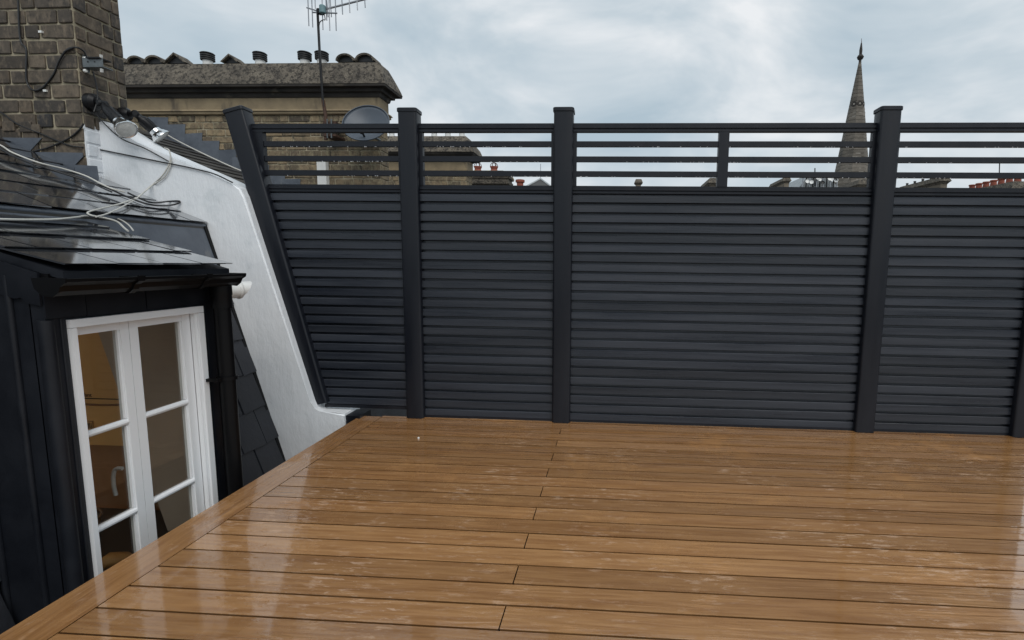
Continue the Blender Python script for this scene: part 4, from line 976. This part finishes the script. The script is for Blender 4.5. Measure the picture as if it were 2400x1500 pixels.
for sx, sy in ((-1, -1), (1, -1), (1, 1), (-1, 1)): tube('hip', [(cx5+sx*w5, cy5+sy*w5, zb5+.02), (cx5, cy5, ap_.z+.03)], .07, 'paleroof', py, 6)
tube('finial', [(cx5, cy5, ap_.z), (cx5, cy5, onY(1264, 384, cy5).z)], .025, 'alu', py, 6)
# little distant stacks standing end-on
def endstack(u0, u1, vtop, Yn, ln, label, pots=0, potM='terracotta', hip=True):
    a, b = onY(u0, vtop, Yn), onY(u1, vtop, Yn); zt = a.z
    t = thing('chimney_stack', label, 'chimney', ((a.x+b.x)/2, Yn+ln/2, GZ), 'far chimney stacks beyond the fence')
    w = b.x-a.x; lp = w*.22
    def rz(z, p): return rect(a.x+lp-p, b.x-lp+p, Yn+lp-p, Yn+ln-lp+p, z)
    hc = w*.42
    box('shaft', (a.x+lp, Yn+lp, GZ), (b.x-lp, Yn+ln-lp, zt-hc-lp*1.2), 'farwall', t)
    rings('cornice', [rz(zt-hc-lp*1.2, .0), rz(zt-hc-lp*.5, lp*.5), rz(zt-hc, lp)], 'stone', t)
    rings('cap', [rz(zt-hc+.001, lp), rz(zt, lp*.2)], 'stone', t)
    for k in range(pots):
        p = Vector(((a.x+b.x)/2, Yn+lp+(ln-2*lp)*(k+.5)/pots, zt)); lathe('pot', [(-.02, w*.12), (w*.20, w*.10), (w*.23, w*.13), (w*.27, w*.12)], p, (0, 0, 1), potM, t, 10)
endstack(1487, 1507, 419, 46, .9, 'tiny far chimney with a plain cap above the wide fence bay')
endstack(1660, 1688, 416, 30, 3.2, 'far chimney end peeping beside the middle stile of the fence')
endstack(1836, 1856, 415, 26, 2.4, 'far narrow chimney between the stile and the spire')
endstack(2012, 2040, 420, 34, 3.6, 'low far chimney in front of the foot of the spire')
endstack(2204, 2232, 412, 18, 2.6, 'far stone chimney with small pots right of the tall post', 5, 'potdark')
endstack(2372, 2440, 423, 17, 2.8, 'far chimney crowned by a row of red pots', 7, 'terracotta')
# low slate roofs that carry the far stacks, their ridges below the top of the fence boards
for lab, x0, x1, y0, y1, ze, zg in (('slate roofed house carrying the red potted far chimney', 9.0, 16.5, 15.0, 24.0, 0.6, 2.6), ('slate roofed house carrying the narrow far chimneys before the spire', 3.0, 8.9, 25.0, 40.0, 1.2, 3.6)):
    hh_ = thing('house', lab, 'house', ((x0+x1)/2, (y0+y1)/2, GZ)); xm = (x0+x1)/2
    box('wall', (x0+.2, y0+.2, GZ), (x1-.2, y1-.2, ze), 'farwall', hh_)
    prism('roof', [(x0, y0, ze+.001), (xm, y0, zg), (x1, y0, ze+.001)], (0, y1-y0, 0), 'slate2', hh_)
# pale roof full of aerials left of the spire
Y6 = 48
a, b = onY(1872, 434, Y6), onY(1972, 434, Y6); ap6 = onY(1905, 408, Y6).z
hb = thing('house', 'far pale roof crowded with small dishes and poles left of the spire', 'house', ((a.x+b.x)/2, Y6+3, GZ))
box('wall', (a.x, Y6, GZ), (b.x, Y6+6, a.z-.6), 'farwall', hb)
prism('roof', [(a.x-.3, Y6-.2, a.z-.6), (onY(1896, 408, Y6).x, Y6-.2, ap6), (onY(1925, 408, Y6).x, Y6-.2, ap6), (b.x+.3, Y6-.2, a.z-.6)], (0, 6, 0), 'paleroof', hb)
random.seed(11)
for k in range(11):
    u = 1882+k*8; x_ = onY(u, 420, Y6-.5).x; hz = onY(u, random.uniform(404, 416), Y6-.5).z
    pm = 'lampblack' if k % 2 else 'alu'
    tube('aerial_pole', [(x_, Y6-.5, a.z-1.5), (x_, Y6-.5, hz)], .06, pm, hb, 6)
    dd = Vector((x_+random.uniform(-.2, .2), Y6-.62, random.uniform(a.z+.1, hz-.05)))
    lathe('small_dish', [(0, .02), (.03, .11), (.06, .17), (.07, .17), (.04, .11)], dd, (random.uniform(-.6, .6), -1, .3), 'plastic' if k % 3 else 'lampblack', hb, 12)
tube('tall_pole', [onY(1910, 436, Y6-.5), onY(1910, 394, Y6-.5)], .05, 'lampblack', hb, 6)
p0, p1 = onY(2341, 440, 40), onY(2343, 376, 40)
tag(tube('aerial_pole', [(p0.x, 40, GZ), (p0.x, 40, p0.z), p1], .035, 'lampblack', None, 6), 'thin far aerial pole near the red pots', 'pole')

# ================================================================== CHURCH SPIRE
YSP = 100.0
tip = onY(2016, 140, YSP); bs = onY(2000, 440, YSP)
half = (onY(2036, 430, YSP).x-onY(1963, 430, YSP).x)/2
sp = thing('church_spire', 'tall octagonal stone church spire with ball and finial', 'spire', (bs.x, YSP, GZ))
AX = Vector((tip.x, YSP, 0))
def octr(z, r, rot=0.0): return [(AX.x+r*math.cos(R(22.5+rot+45*k)), AX.y+r*math.sin(R(22.5+rot+45*k)), z) for k in range(8)]
z43 = onY(2000, 430, YSP).z
def srad(z): return max(.18, half*1.06*(tip.z-z)/(tip.z-z43)+.16)
box('tower', (AX.x-half*1.35, YSP-half*1.35, GZ), (AX.x+half*1.35, YSP+half*1.35, z43-9), 'spire', sp)
# courses of stone, each band its own piece
nb_ = 46; zA = z43-9.0
for k in range(nb_):
    za = zA+(tip.z-zA)*k/nb_; zb = zA+(tip.z-zA)*(k+1)/nb_
    g = .05
    rings('stone_course', [octr(za+.0, srad(za)-g), octr(za+.05, srad(za)), octr(zb-.03, srad(zb)), octr(zb, srad(zb)-g)], 'spire', sp)
random.seed(5)
for k in range(150):
    za = zA+9+(tip.z-zA-9)*random.random()**1.6*.62; r = srad(za)*.924
    fa_ = random.choice((0, 1, 2)); ang = R(-90+(fa_-1)*45); nrm = Vector((math.cos(ang), math.sin(ang), 0)); tg = Vector((-nrm.y, nrm.x, 0))
    c = Vector((AX.x, AX.y, za))+nrm*(r+.012)+tg*random.uniform(-.25, .25)*r
    ww = random.uniform(.35, 1.0); hh = random.uniform(.06, .13)
    prism('pale_block', [c-tg*ww/2-Vector((0, 0, hh)), c+tg*ww/2-Vector((0, 0, hh)), c+tg*ww/2+Vector((0, 0, hh))-nrm*.05, c-tg*ww/2+Vector((0, 0, hh))-nrm*.05], -nrm*.12, 'spirelight', sp)
zo = onY(2005, 247, YSP).z
for fa_ in (0, 1, 2):
    ang = R(-90+(fa_-1)*45); nrm = Vector((math.cos(ang), math.sin(ang), 0))
    c = Vector((AX.x, AX.y, zo))+nrm*(srad(zo)*.924-.05)
    lathe('roundel', [(0, .46), (.12, .46), (.14, .40), (.13, .30)], c, nrm, 'soot', sp, 16)
    lathe('roundel_boss', [(.0, .16), (.17, .16)], c, nrm, 'spirelight', sp, 10)
lathe('ball', [(-.9, .22), (-.5, .22), (-.35, .42), (0, .58), (.3, .42), (.45, .24), (1.2, .26), (2.4, .10)], Vector((AX.x, YSP, onY(2016, 134, YSP).z)), (0, 0, 1), 'soot', sp, 16)
tube('finial', [Vector((AX.x, YSP, onY(2016, 128, YSP).z)), Vector((AX.x+.1, YSP, onY(2017, 112, YSP).z)), onY(2019, 90, YSP)], [.14, .09, .03], 'rust', sp, 8)
